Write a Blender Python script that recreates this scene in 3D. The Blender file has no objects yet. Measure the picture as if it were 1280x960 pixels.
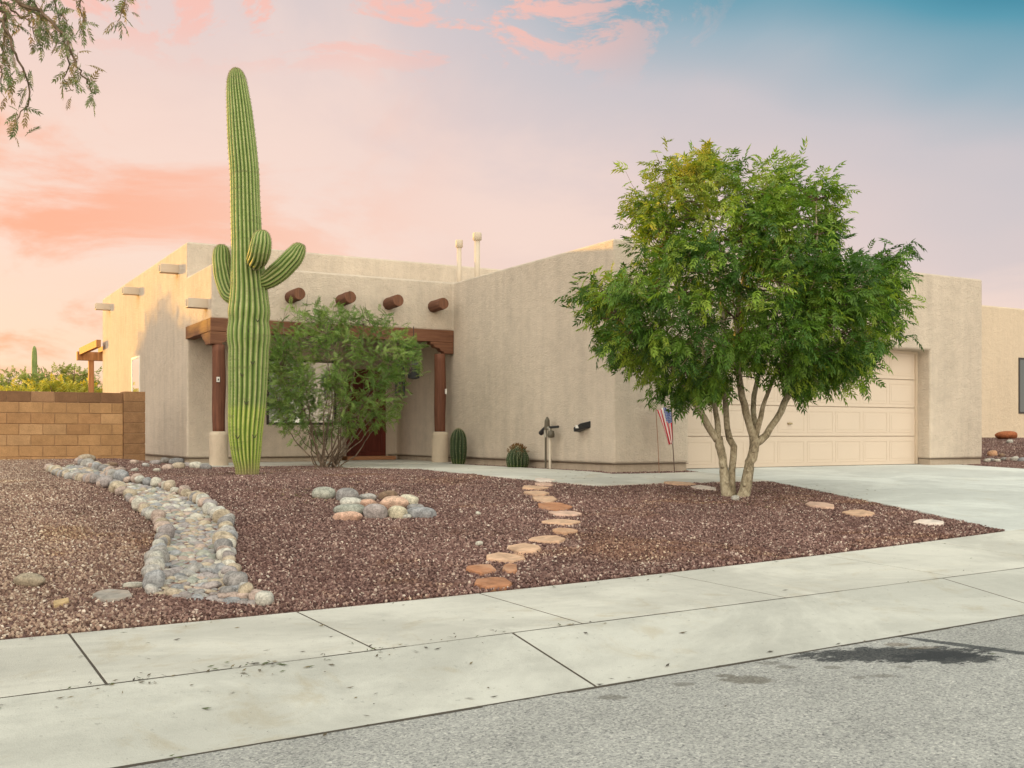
import bpy, bmesh, math, random
import numpy as np
from mathutils import Vector, Matrix
R = math.radians
random.seed(7); rng = np.random.default_rng(11)
sc = bpy.context.scene

# ------------------------------------------------------------------ camera, sky, sun, exposure
EYE = 0.6                       # eye height over the house floor (the street lies 1.4 m below it)
F = 1330.0 / 1280.0             # focal length / sensor width
HX = 0.0                        # camera stands at x = y = 0
A = R(29.78)                    # the camera looks this far to the right of the house's depth axis
cd = bpy.data.cameras.new('camera'); cam = bpy.data.objects.new('camera', cd); sc.collection.objects.link(cam)
cam.location = (0, 0, EYE); cam.rotation_euler = (R(90), 0, -A)
cd.sensor_width = 36; cd.lens = 36 * F; cd.shift_y = 63 / 1280; cd.clip_end = 3000; cd.clip_start = .05
sc.camera = cam
CX = np.array([math.cos(A), -math.sin(A)]); CZ = np.array([math.sin(A), math.cos(A)])

SUN_DIR = Vector((-.50, .866, 0)).normalized(); SUN_EL = R(5.6)
vs = sc.view_settings; vs.view_transform = 'Standard'; vs.look = 'None'; vs.gamma = 1; vs.use_curve_mapping = False
vs.exposure = 0.38
sd = bpy.data.lights.new('sun', 'SUN'); so = bpy.data.objects.new('sun', sd); sc.collection.objects.link(so)
sd.energy = 5.0; sd.angle = R(.5); sd.color = (1, .52, .08)
sv = Vector((SUN_DIR.x * math.cos(SUN_EL), SUN_DIR.y * math.cos(SUN_EL), math.sin(SUN_EL)))
so.rotation_euler = sv.to_track_quat('Z', 'Y').to_euler()

class NT:
    def __init__(s, tree): s.t = tree; s.L = tree.links
    def n(s, typ, **kw):
        o = s.t.nodes.new(typ)
        for k, v in kw.items():
            if k[0] == '_': setattr(o, k[1:], v)
            else:
                i = o.inputs[k if not k[1:].isdigit() else int(k[1:])]
                if hasattr(v, 'node'): s.L.new(v, i)
                elif hasattr(v, 'outputs'): s.L.new(v.outputs[0], i)
                else: i.default_value = v
        return o
    def math(s, op, a, b=0.0, clamp=False, c=0.0):
        o = s.t.nodes.new('ShaderNodeMath'); o.operation = op; o.use_clamp = clamp
        for i, v in enumerate((a, b, c)):
            if hasattr(v, 'node'): s.L.new(v, o.inputs[i])
            elif hasattr(v, 'outputs'): s.L.new(v.outputs[0], o.inputs[i])
            else: o.inputs[i].default_value = v
        return o.outputs[0]
    def sstep(s, v, a, b, lo=0.0, hi=1.0):
        o = s.t.nodes.new('ShaderNodeMapRange'); o.interpolation_type = 'SMOOTHSTEP'
        s.L.new(v.outputs[0] if hasattr(v, 'outputs') else v, o.inputs[0])
        for i, x in enumerate((a, b, lo, hi)): o.inputs[i + 1].default_value = x
        return o.outputs[0]
    def mix(s, f, a, b, mode='MIX'):
        o = s.t.nodes.new('ShaderNodeMix'); o.data_type = 'RGBA'; o.blend_type = mode
        for i, v in ((0, f), (6, a), (7, b)):
            if hasattr(v, 'node'): s.L.new(v, o.inputs[i])
            elif hasattr(v, 'outputs'): s.L.new(v.outputs[0], o.inputs[i])
            else: o.inputs[i].default_value = v if i == 0 or len(v) == 4 else (*v, 1)
        return o.outputs[2]
    def ramp(s, f, stops, interp='LINEAR'):
        o = s.t.nodes.new('ShaderNodeValToRGB'); e = o.color_ramp; e.interpolation = interp
        while len(e.elements) > len(stops): e.elements.remove(e.elements[-1])
        while len(e.elements) < len(stops): e.elements.new(1)
        for el, (p, c) in zip(e.elements, stops): el.position = p; el.color = (*c, 1) if len(c) == 3 else c
        s.L.new(f.outputs[0] if hasattr(f, 'outputs') else f, o.inputs[0]); return o.outputs[0]
    def noise(s, vec, scale, detail=4, rough=.55, dist=0.0):
        o = s.n('ShaderNodeTexNoise', Scale=scale, Detail=detail, Roughness=rough, Distortion=dist)
        if vec is not None: s.L.new(vec, o.inputs['Vector'])
        return o.outputs[0]
    def comb(s, x, y, z):
        return s.n('ShaderNodeCombineXYZ', X=x, Y=y, Z=z).outputs[0]
    def dot(s, v, d):
        o = s.t.nodes.new('ShaderNodeVectorMath'); o.operation = 'DOT_PRODUCT'; s.L.new(v, o.inputs[0]); o.inputs[1].default_value = d
        return o.outputs['Value']

def S(r, g, b):
    f = lambda c: c / 12.92 if c <= .04045 else ((c + .055) / 1.055) ** 2.4
    return (f(r / 255), f(g / 255), f(b / 255))

def make_world():
    w = bpy.data.worlds.new('World'); sc.world = w; w.use_nodes = True; t = w.node_tree; t.nodes.clear(); q = NT(t)
    d = q.n('ShaderNodeTexCoord').outputs['Generated']
    z = q.dot(d, (0, 0, 1)); xr = q.dot(d, (CX[0], CX[1], 0)); zf = q.dot(d, (CZ[0], CZ[1], 0))
    za = q.math('MAXIMUM', z, 0.0)
    # flat layer coordinates for clouds
    den = q.math('ADD', za, .22)
    sx = q.math('DIVIDE', xr, den); sy = q.math('DIVIDE', zf, den)
    cv = q.comb(sx, sy, 0.0)
    warp = q.noise(cv, .9, 3)
    k = q.math('ADD', za, q.math('MULTIPLY', xr, .36)); k = q.math('ADD', k, q.math('MULTIPLY', q.math('SUBTRACT', warp, .5), .22))
    k = q.math('ADD', q.math('MULTIPLY', k, 1.0), .2)           # -.2..  -> 0..
    base = q.ramp(k, [(0, S(255, 206, 165)), (.10, S(255, 214, 180)), (.17, S(254, 218, 194)), (.33, S(247, 214, 200)), (.46, S(230, 208, 204)), (.56, S(206, 198, 202)), (.62, S(158, 180, 193)), (.67, S(90, 155, 176)), (.715, S(10, 120, 148)), (1, S(25, 105, 145))])
    # the unseen sky well over the frame gets a neutral fill tint
    # clouds: soft peach sheets low on the left, crisp pink puffs high up
    n1 = q.noise(q.comb(q.math('MULTIPLY', sx, 1.1), q.math('MULTIPLY', sy, .8), 50.2), 1.3, 7, .6, .6)
    m1 = q.math('MULTIPLY', q.sstep(n1, .43, .58), q.sstep(xr, .0, -.42))
    n3 = q.noise(q.comb(sx, sy, 11.1), 1.1, 6, .6, .5)
    m3 = q.math('MULTIPLY', q.math('MULTIPLY', q.sstep(n3, .42, .68), .55), q.sstep(k, .70, .52))
    base = q.mix(m3, base, S(252, 222, 208))
    c1 = q.mix(q.math('MULTIPLY', m1, .76), base, S(255, 162, 118))
    n2 = q.noise(q.comb(sx, sy, 52.6), 4.6, 9, .66, .5)
    m2 = q.math('MULTIPLY', q.sstep(n2, .485, .555), q.sstep(za, .30, .36)); m2 = q.math('MULTIPLY', m2, q.sstep(xr, .22, .02))
    c2 = q.mix(q.math('MULTIPLY', m2, .8), c1, S(254, 192, 176))
    c3 = c2
    c3 = q.mix(q.math('MULTIPLY', q.sstep(zf, .35, -.15), .85), c3, (.93, .84, .70))
    c3 = q.mix(q.math('MULTIPLY', q.sstep(xr, -.45, -.8), .75), c3, (.80, .79, .74))
    # unseen sky behind the camera and overhead is brightened as added fill light
    back = q.math('MULTIPLY', q.sstep(zf, .2, -.6, 1.0, BACK_FILL), q.sstep(z, .46, .85, 1.0, 1.15))
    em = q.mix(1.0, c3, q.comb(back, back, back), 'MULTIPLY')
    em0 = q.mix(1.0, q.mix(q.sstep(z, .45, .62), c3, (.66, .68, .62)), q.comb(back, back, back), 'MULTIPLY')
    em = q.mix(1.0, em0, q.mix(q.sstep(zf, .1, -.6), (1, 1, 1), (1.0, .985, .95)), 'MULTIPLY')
    sky = q.n('ShaderNodeTexSky', _sky_type='NISHITA', _sun_disc=False, _sun_elevation=SUN_EL, _sun_rotation=math.atan2(SUN_DIR.x, SUN_DIR.y))
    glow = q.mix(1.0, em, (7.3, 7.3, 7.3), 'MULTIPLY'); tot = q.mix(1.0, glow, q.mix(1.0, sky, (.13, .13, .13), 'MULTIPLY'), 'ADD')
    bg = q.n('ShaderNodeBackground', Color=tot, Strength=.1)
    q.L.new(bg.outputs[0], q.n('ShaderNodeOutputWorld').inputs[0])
BACK_FILL = 3.3
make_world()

# ------------------------------------------------------------------ ground heights and pixel helpers
V1, V2, V3 = 4.68, 5.585, 6.99      # gutter edge, kerb top, back of the pavement
def E1(u): return -.81 + .0215 * u
def E2(u): return -.657 + .0178 * u
def E3(u):
    u = np.asarray(u, float)
    return np.where(u < .5, -.619 + .016 * (u - .5), np.where(u > 9.97, -.394 + .025 * (u - 9.97), -.619 + .0055 * (u - .5) + .00196 * (u - .5) ** 2))
def sm(x, a, b):
    t = np.clip((x - a) / (b - a), 0, 1); return t * t * (3 - 2 * t)
def H(u, v):
    """height of the yard surface"""
    u = np.asarray(u, float); v = np.asarray(v, float)
    t = np.clip((v - V3) / (14.0 - V3), 0, 1)
    e3 = np.clip(E3(u), -.9, -.05)
    z = e3 * (1 - t)
    z = z + .13 * sm(v, 16, 21.5) * (1 - sm(u, 3.4, 4.8))
    z = z + .5 * sm(u, 19.2, 26) * sm(v, 6, 15)
    bump = .018 * np.sin(u * 1.3 + v * .6) * np.sin(v * 1.1 - u * .4) + .012 * np.sin(u * 2.9 + 1) * np.sin(v * 2.3)
    z = z + bump * sm(v, 7.2, 8.6) * (1 - sm(v, 12, 14)) * (1 - sm(u, 6, 8))
    k = np.where(v < V1, E1(u) + .012 * (V1 - v), np.where(v < V2, E1(u) + (E2(u) - E1(u)) * (v - V1) / (V2 - V1), E2(u) + (E3(u) - E2(u)) * (v - V2) / (V3 - V2)))
    return np.where(v < V3, k, z)
def ray(px):
    r = (px - 640) / 1330.0
    return CZ + CX * r
def at(px, py, dz=0.0):
    """ground point seen at this place of the photograph"""
    d = ray(px); s = -(py - 543) / 1330.0
    t = np.arange(2.0, 60, .01)
    f = EYE + s * t - (H(d[0] * t, d[1] * t) + dz)
    i = np.argmax(f < 0)
    tt = t[i] if f[i] < 0 else 40.0
    return float(d[0] * tt), float(d[1] * tt), float(H(d[0] * tt, d[1] * tt) + dz), tt
def onv(px, v):
    d = ray(px); t = v / d[1]; return float(d[0] * t), t
def onu(px, u):
    d = ray(px); t = u / d[0]; return float(d[1] * t), t
def zat(py, t): return EYE - (py - 543) / 1330.0 * t
def P(px, py, t):
    d = ray(px) * t; return np.array([d[0], d[1], zat(py, t)])

# ------------------------------------------------------------------ object helpers
col = sc.collection
def tag(o, label=None, cat=None, group=None, kind=None):
    if label: o['label'] = label
    if cat: o['category'] = cat
    if group: o['group'] = group
    if kind: o['kind'] = kind
    return o
def empty(name, loc, label, cat, group=None):
    o = bpy.data.objects.new(name, None); col.objects.link(o); o.location = loc; o.empty_display_size = .2
    return tag(o, label, cat, group)
def wloc(o):
    v = Vector((0, 0, 0))
    while o: v += o.location; o = o.parent
    return v
def mesh(name, V, Fs, mats, parent=None, loc=None, smooth=False, bevel=0, seg=2, col_attr=None, mi=None, harden=True):
    V = np.asarray(V, float)
    base = np.zeros(3)
    if parent is not None: base = np.array(wloc(parent))
    l = np.zeros(3)
    if loc is not None: l = np.array(loc, float) - base
    me = bpy.data.meshes.new(name); me.from_pydata((V - base - l).tolist(), [], Fs if isinstance(Fs, list) else Fs.tolist())
    for m in (mats if isinstance(mats, (list, tuple)) else [mats]): me.materials.append(m)
    if mi is not None: me.polygons.foreach_set('material_index', mi)
    if smooth: me.polygons.foreach_set('use_smooth', [True] * len(me.polygons))
    if col_attr is not None:
        a = me.color_attributes.new('Col', 'FLOAT_COLOR', 'POINT'); c = np.ones((len(V), 4)); c[:, :3] = col_attr
        a.data.foreach_set('color', c.ravel())
    me.update()
    o = bpy.data.objects.new(name, me); col.objects.link(o); o.location = l
    if parent is not None: o.parent = parent
    if bevel:
        b = o.modifiers.new('bevel', 'BEVEL'); b.width = bevel; b.segments = seg; b.limit_method = 'ANGLE'; b.angle_limit = R(35)
        if seg > 1: me.polygons.foreach_set('use_smooth', [True] * len(me.polygons)); b.harden_normals = True
    return o
class MB:
    def __init__(s): s.V = []; s.F = []; s.C = []; s.n = 0
    def add(s, V, Fs, c=(1, 1, 1)):
        V = np.asarray(V, float); s.V.append(V); s.F += [[i + s.n for i in f] for f in Fs]
        s.C.append(np.tile(np.asarray(c, float), (len(V), 1))); s.n += len(V); return s
    def box(s, a, b, c=(1, 1, 1)):
        x0, y0, z0 = a; x1, y1, z1 = b
        V = [(x0, y0, z0), (x1, y0, z0), (x1, y1, z0), (x0, y1, z0), (x0, y0, z1), (x1, y0, z1), (x1, y1, z1), (x0, y1, z1)]
        return s.add(V, [[0, 3, 2, 1], [4, 5, 6, 7], [0, 1, 5, 4], [1, 2, 6, 5], [2, 3, 7, 6], [3, 0, 4, 7]], c)
    def tube(s, pts, rad, n=8, caps=True, c=(1, 1, 1)):
        V, Fs = tube(pts, rad, n, caps); return s.add(V, Fs, c)
    def build(s, name, mats, parent=None, **kw):
        if 'usecol' in kw:
            kw.pop('usecol'); kw['col_attr'] = np.concatenate(s.C)
        return mesh(name, np.concatenate(s.V), s.F, mats, parent, **kw)
def frames(pts):
    pts = np.asarray(pts, float); T = np.gradient(pts, axis=0); T /= np.linalg.norm(T, axis=1)[:, None] + 1e-9
    up = np.array([0, 0, 1.]) if abs(T[0][2]) < .9 else np.array([1., 0, 0])
    X = np.cross(up, T[0]); X /= np.linalg.norm(X); XS = [X]
    for i in range(1, len(pts)):
        X = X - T[i] * X.dot(T[i]); X /= np.linalg.norm(X) + 1e-9; XS.append(X)
    XS = np.array(XS); YS = np.cross(T, XS); return pts, T, XS, YS
def tube(pts, rad, n=8, caps=True, wob=0.0):
    pts, T, X, Y = frames(pts); m = len(pts); rad = np.broadcast_to(np.asarray(rad, float), (m,))
    a = np.linspace(0, 2 * np.pi, n, endpoint=False)
    rr = rad[:, None] * (1 + wob * rng.standard_normal((m, n)))
    V = pts[:, None, :] + rr[..., None] * (np.cos(a)[None, :, None] * X[:, None, :] + np.sin(a)[None, :, None] * Y[:, None, :])
    V = V.reshape(-1, 3); Fs = [[i * n + j, i * n + (j + 1) % n, (i + 1) * n + (j + 1) % n, (i + 1) * n + j] for i in range(m - 1) for j in range(n)]
    if caps: Fs += [list(range(n))[::-1], [(m - 1) * n + j for j in range(n)]]
    return V, Fs
def lathe(prof, n=24, c=(0, 0, 0)):
    V = []; Fs = []
    for r, z in prof:
        for j in range(n):
            a = 2 * math.pi * j / n; V.append((c[0] + r * math.cos(a), c[1] + r * math.sin(a), c[2] + z))
    m = len(prof)
    Fs = [[i * n + j, i * n + (j + 1) % n, (i + 1) * n + (j + 1) % n, (i + 1) * n + j] for i in range(m - 1) for j in range(n)]
    Fs += [list(range(n))[::-1], [(m - 1) * n + j for j in range(n)]]
    return np.array(V), Fs
def voxel(xs, ys, zs, filled):
    idx = {}; V = []; Fs = []
    def vid(i, j, k):
        if (i, j, k) not in idx: idx[(i, j, k)] = len(V); V.append((xs[i], ys[j], zs[k]))
        return idx[(i, j, k)]
    nx, ny, nz = len(xs) - 1, len(ys) - 1, len(zs) - 1
    g = {(i, j, k) for i in range(nx) for j in range(ny) for k in range(nz)
         if filled((xs[i] + xs[i + 1]) / 2, (ys[j] + ys[j + 1]) / 2, (zs[k] + zs[k + 1]) / 2)}
    D = {(-1, 0, 0): [(0, 0, 0), (0, 0, 1), (0, 1, 1), (0, 1, 0)], (1, 0, 0): [(1, 0, 0), (1, 1, 0), (1, 1, 1), (1, 0, 1)],
         (0, -1, 0): [(0, 0, 0), (1, 0, 0), (1, 0, 1), (0, 0, 1)], (0, 1, 0): [(0, 1, 0), (0, 1, 1), (1, 1, 1), (1, 1, 0)],
         (0, 0, -1): [(0, 0, 0), (0, 1, 0), (1, 1, 0), (1, 0, 0)], (0, 0, 1): [(0, 0, 1), (1, 0, 1), (1, 1, 1), (0, 1, 1)]}
    for (i, j, k) in g:
        for d, q in D.items():
            if (i + d[0], j + d[1], k + d[2]) not in g: Fs.append([vid(i + a, j + b, k + c) for a, b, c in q])
    return V, Fs
def inpoly(x, y, poly):
    x = np.asarray(x); y = np.asarray(y); r = np.zeros(x.shape, bool); n = len(poly)
    for i in range(n):
        x0, y0 = poly[i]; x1, y1 = poly[(i + 1) % n]
        c = ((y0 > y) != (y1 > y)) & (x < (x1 - x0) * (y - y0) / (y1 - y0 + 1e-12) + x0); r ^= c
    return r
def resample(pts, n):
    pts = np.asarray(pts, float); d = np.r_[0, np.cumsum(np.linalg.norm(np.diff(pts, axis=0), axis=1))]
    t = np.linspace(0, d[-1], n); return np.stack([np.interp(t, d, pts[:, k]) for k in range(pts.shape[1])], 1)

# ------------------------------------------------------------------ materials
def mat(name, rough=.8, spec=.3):
    m = bpy.data.materials.new(name); m.use_nodes = True; t = m.node_tree; t.nodes.clear(); q = NT(t)
    b = q.n('ShaderNodeBsdfPrincipled'); b.inputs['Roughness'].default_value = rough; b.inputs['Specular IOR Level'].default_value = spec
    q.L.new(b.outputs[0], q.n('ShaderNodeOutputMaterial').inputs[0])
    q.b = b; q.pos = q.n('ShaderNodeTexCoord').outputs['Object']; q.geo = q.n('ShaderNodeNewGeometry').outputs['Position']
    return m, q
def setc(q, c):
    if hasattr(c, 'node'): q.L.new(c, q.b.inputs['Base Color'])
    else: q.b.inputs['Base Color'].default_value = (*c, 1)
def bump(q, h, dist=.01, strength=1.0):
    o = q.n('ShaderNodeBump', Strength=strength, Distance=dist, Height=h); q.L.new(o.outputs[0], q.b.inputs['Normal']); return o
def m_plain(name, c, rough=.6, metal=0, spec=.4, var=.12, scale=6, bmp=0, bscale=60):
    m, q = mat(name, rough, spec); q.b.inputs['Metallic'].default_value = metal
    n = q.noise(q.geo, scale, 5)
    setc(q, q.mix(n, tuple(x * (1 - var) for x in c), tuple(min(1, x * (1 + var)) for x in c)))
    if bmp: bump(q, q.noise(q.geo, bscale, 4), bmp)
    return m
def m_stucco(name, c, var=.13):
    m, q = mat(name, .92, .15)
    big = q.noise(q.geo, .55, 4); mid = q.noise(q.geo, 5, 5, .65); fine = q.noise(q.geo, 55, 4, .7)
    st = q.noise(q.n('ShaderNodeMapping', Vector=q.geo, Scale=(3.5, 3.5, .25)).outputs[0], 1.4, 5, .6)
    f = q.math('ADD', q.math('MULTIPLY', big, .3), q.math('ADD', q.math('MULTIPLY', mid, .3), q.math('ADD', q.math('MULTIPLY', fine, .2), q.math('MULTIPLY', st, .3))))
    a = tuple(x * (1 - var * 2.1) for x in c); b = tuple(min(1, x * (1 + var * 1.5)) for x in c)
    setc(q, q.ramp(f, [(.34, a), (.55, c), (.74, b)]))
    h = q.math('ADD', q.math('MULTIPLY', q.noise(q.geo, 38, 5, .7), 1.0), q.math('MULTIPLY', q.noise(q.geo, 9, 3), .8))
    bump(q, h, .030, .95)
    return m
def m_wood(name, c1, c2, axis=0, rough=.7):
    m, q = mat(name, rough, .25)
    sc_ = [14, 14, 14]; sc_[axis] = .9
    v = q.n('ShaderNodeMapping', Vector=q.geo, Scale=tuple(sc_)).outputs[0]
    g = q.noise(v, 1.3, 6, .65, .4); g2 = q.noise(v, 4, 3)
    f = q.math('ADD', q.math('MULTIPLY', g, .7), q.math('MULTIPLY', g2, .3))
    setc(q, q.ramp(f, [(.3, tuple(x * .55 for x in c1)), (.5, c1), (.7, c2)]))
    bump(q, f, .01, .7); return m
def m_concrete(name, c, stain=.5):
    m, q = mat(name, .9, .2)
    big = q.noise(q.geo, .9, 5, .6); mid = q.noise(q.geo, 7, 7, .72); fine = q.noise(q.geo, 110, 3, .7)
    blot = q.sstep(q.noise(q.geo, .45, 6, .68, 1.0), .44, .62, .86, 1.05)
    st = q.noise(q.n('ShaderNodeMapping', Vector=q.geo, Scale=(1.2, 6, 1)).outputs[0], 1.2, 6, .65)
    f = q.math('ADD', q.math('MULTIPLY', big, .3), q.math('ADD', q.math('MULTIPLY', mid, .25), q.math('ADD', q.math('MULTIPLY', fine, .25), q.math('MULTIPLY', st, .2))))
    cc = q.ramp(f, [(.33, tuple(x * .78 for x in c)), (.5, c), (.68, tuple(min(1, x * 1.12) for x in c))])
    w = q.sstep(q.noise(q.geo, 1.7, 7, .7, .8), .54, .70)
    cc = q.mix(q.math('MULTIPLY', w, stain), cc, tuple(a * b for a, b in zip(c, (.80, .70, .55))))
    cc = q.mix(1.0, cc, q.comb(blot, blot, q.math('MULTIPLY', blot, .99)), 'MULTIPLY')
    sp = q.sstep(q.noise(q.geo, 26, 4), .655, .70); cc = q.mix(q.math('MULTIPLY', sp, .45), cc, tuple(x * .5 for x in c))
    setc(q, cc); bump(q, q.math('ADD', fine, q.math('MULTIPLY', mid, .6)), .006, .6); return m
def m_obj_color(name, rough=.8):
    """stone whose own colour is set on each object"""
    m, q = mat(name, rough, .25)
    oc = q.n('ShaderNodeObjectInfo').outputs['Color']
    n = q.noise(q.geo, 16, 6, .65); n2 = q.noise(q.geo, 70, 3)
    k = q.math('ADD', q.math('MULTIPLY', n, .6), q.math('MULTIPLY', n2, .4))
    g = q.sstep(k, .34, .66, .52, 1.25)
    setc(q, q.mix(1.0, oc, q.comb(g, g, g), 'MULTIPLY')); bump(q, k, .012, .7); return m
def m_attr(name, rough=.7, trans=0.0, bmp=0, spec=.25):
    m, q = mat(name, rough, spec)
    at_ = q.n('ShaderNodeAttribute', _attribute_name='Col').outputs['Color']
    n = q.noise(q.geo, 30, 4); g = q.sstep(n, .3, .7, .8, 1.18); c = q.mix(1.0, at_, q.comb(g, g, g), 'MULTIPLY'); setc(q, c)
    if bmp: bump(q, q.noise(q.geo, 60, 4), bmp, .7)
    if trans:
        tr = q.n('ShaderNodeBsdfTranslucent'); q.L.new(q.mix(1.0, c, (1.5, 1.5, .7, 1), 'MULTIPLY'), tr.inputs[0])
        mx = q.n('ShaderNodeMixShader', Fac=trans, i1=q.b, i2=tr)
        out = [n for n in q.t.nodes if n.type == 'OUTPUT_MATERIAL'][0]; q.L.new(mx.outputs[0], out.inputs[0])
    return m
STUCCO_C = (.61, .52, .425)
M_stucco = m_stucco('stucco', STUCCO_C)
M_base = m_stucco('stucco_base', (.50, .41, .32))
M_nstucco = m_stucco('neighbour_stucco', (.68, .56, .42), .07)
M_ped = m_stucco('pedestal_stucco', (.62, .51, .39), .07)
M_beam = m_wood('beam_wood', (.165, .072, .040), (.24, .115, .062), 0)
M_beamv = m_wood('side_beam_wood', (.165, .072, .040), (.24, .115, .062), 1)
M_post = m_wood('post_wood', (.14, .055, .032), (.22, .09, .05), 2)
M_log = m_wood('log_wood', (.12, .052, .032), (.19, .085, .05), 1)
M_logend = m_wood('log_end_wood', (.15, .065, .036), (.22, .10, .058), 2)
M_conc = m_concrete('pavement_concrete', (.57, .555, .505))
M_curb = m_concrete('kerb_concrete', (.51, .505, .465))
M_drive = m_concrete('driveway_concrete', (.62, .635, .61), .3)
M_metalpaint = m_plain('painted_metal', (.55, .46, .36), .6)
M_stone = m_obj_color('stone')
M_stoneattr = m_attr('small_stones', .85, 0, .01)
M_black = m_plain('black_paint', (.02, .02, .022), .45, bmp=.002)
M_white = m_plain('white_plastic', (.75, .73, .68), .5)
M_brass = m_plain('brass', (.35, .28, .16), .35, metal=.8)

# asphalt
def m_asphalt():
    m, q = mat('asphalt', .9, .25)
    vo = q.n('ShaderNodeTexVoronoi', Vector=q.geo, Scale=85.0); vo2 = q.n('ShaderNodeTexVoronoi', Vector=q.geo, Scale=190.0)
    g = q.dot(vo.outputs['Color'], (.33, .33, .33)); g2 = q.dot(vo2.outputs['Color'], (.33, .33, .33))
    k = q.math('ADD', q.math('MULTIPLY', g, .6), q.math('MULTIPLY', g2, .4))
    c = q.ramp(k, [(.15, (.12, .12, .125)), (.38, (.30, .30, .29)), (.6, (.45, .445, .42)), (.85, (.66, .65, .60))])
    big = q.sstep(q.noise(q.geo, .8, 6, .65), .3, .7, .86, 1.1); c = q.mix(1.0, c, q.comb(big, big, big), 'MULTIPLY')
    nz = q.noise(q.n('ShaderNodeMapping', Vector=q.geo, Scale=(1, 1.6, 1)).outputs[0], 7, 8, .8)
    def ell(c, cx, cy, rx, ry, ang, colr, amt, soft=.3, nzs=1.1):
        mp = q.n('ShaderNodeMapping', Vector=q.geo, _vector_type='TEXTURE', Location=(cx, cy, 0), Rotation=(0, 0, ang), Scale=(rx, ry, 1e6)).outputs[0]
        o = q.t.nodes.new('ShaderNodeVectorMath'); o.operation = 'LENGTH'; q.L.new(mp, o.inputs[0])
        d = q.math('ADD', o.outputs['Value'], q.math('MULTIPLY', q.math('SUBTRACT', nz, .5), nzs * 2.6))
        f = q.math('MULTIPLY', q.sstep(d, 1 + soft / 2, 1 - soft / 2), amt)
        f = q.math('MULTIPLY', f, q.sstep(g, .1, .75, 1.0, .86))
        return q.mix(f, c, colr)
    for px, py, w, h, amt, cl in ((1120, 818, 246, 19, 1.0, (.035, .038, .042)), (1185, 822, 120, 15, 1.0, (.035, .038, .042)), (935, 850, 66, 11, .7, (.11, .095, .07)), (908, 845, 26, 5, .7, (.11, .095, .07)), (768, 872, 34, 7, .6, (.12, .11, .09)),
                              (855, 856, 28, 5, .6, (.12, .11, .09)), (984, 834, 26, 5, .6, (.12, .11, .09)), (962, 829, 34, 4, .5, (.12, .11, .09)), (1040, 834, 24, 5, .6, (.12, .11, .09)), (1105, 845, 30, 5, .55, (.12, .11, .09)),
                              (1120, 806, 30, 5, .6, (.16, .12, .08)), (1152, 810, 40, 4, .5, (.16, .12, .08)), (1072, 847, 16, 4, .5, (.12, .11, .09)), (1130, 834, 18, 4, .5, (.12, .11, .09))):
        a, b = at(px - w / 2, py), at(px + w / 2, py); n_, f_ = at(px, py + h / 2), at(px, py - h / 2); m_ = at(px, py)
        c = ell(c, m_[0], m_[1], math.hypot(a[0] - b[0], a[1] - b[1]) / 2, math.hypot(n_[0] - f_[0], n_[1] - f_[1]) / 2 * .9, -A, cl, amt)
    # tar line
    a, b = at(1125, 796), at(1330, 824)
    dx, dy = b[0] - a[0], b[1] - a[1]; L_ = math.hypot(dx, dy)
    c = ell(c, (a[0] + b[0]) / 2, (a[1] + b[1]) / 2, L_ / 2, .05, math.atan2(dy, dx), (.05, .055, .06), .95, .3, .5)
    setc(q, c); bump(q, k, .012, 1.0); return m
M_asphalt = m_asphalt()

def m_soil():
    m, q = mat('gravel_ground', .95, .1)
    vo = q.n('ShaderNodeTexVoronoi', Vector=q.geo, Scale=42.0); g = q.dot(vo.outputs['Color'], (.33, .33, .33))
    c = q.ramp(g, [(.1, (.085, .045, .040)), (.4, (.19, .11, .095)), (.65, (.29, .18, .155)), (.9, (.45, .32, .27))])
    # dirt and far desert floor
    r = q.n('ShaderNodeSeparateXYZ', i0=q.geo); far = q.math('MAXIMUM', q.sstep(r.outputs[1], 32, 38), q.sstep(r.outputs[0], -9, -14))
    c = q.mix(far, c, q.mix(q.noise(q.geo, 3, 5), (.22, .15, .09), (.36, .26, .16)))
    d = q.sstep(q.noise(q.geo, .8, 5, .6), .52, .64); c = q.mix(q.math('MULTIPLY', d, .45), c, (.20, .12, .075))
    setc(q, c); bump(q, vo.outputs['Distance'], .02, .8); return m
M_soil = m_soil()
M_dirt = m_plain('dark_dirt', (.13, .10, .075), .95, bmp=.01)

# ------------------------------------------------------------------ setting: terrain, road, pavement, driveway
def sheet(us, vs_, fz, keep=None):
    U, W = np.meshgrid(us, vs_); Z = fz(U, W); V = np.stack([U, W, Z], -1).reshape(-1, 3); n = len(us); Fs = []
    for j in range(len(vs_) - 1):
        for i in range(n - 1):
            if keep is None or keep((us[i] + us[i + 1]) / 2, (vs_[j] + vs_[j + 1]) / 2): Fs.append([j * n + i, j * n + i + 1, (j + 1) * n + i + 1, (j + 1) * n + i])
    return V, Fs
us = np.unique(np.r_[-900, -400, -150, np.arange(-60, -12, 4), np.arange(-12, 32, .25), np.arange(32, 90, 4), 150, 400, 900])
vv = np.unique(np.r_[-300, -100, np.arange(-40, 4, 4), np.arange(4, 26, .25), np.arange(26, 60, 2), 100, 250, 600, 1200])
def terr(U, W):
    z = H(np.clip(U, -40, 60), W)
    return z - np.where(W < V3, .12, 0.0) - .03 * ((W > V3) & (W < V3 + .1))
V, Fs = sheet(us, vv, terr); tag(mesh('ground', V, Fs, M_soil, smooth=True), kind='structure')
V, Fs = sheet(np.r_[-300, np.arange(-60, 100, 2), 300], np.r_[-30, -12, -6, np.arange(-4, V1, .5), V1 - .004], lambda u, v: H(u, v))
tag(mesh('road', V, Fs, M_asphalt, smooth=True), kind='structure')
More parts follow.
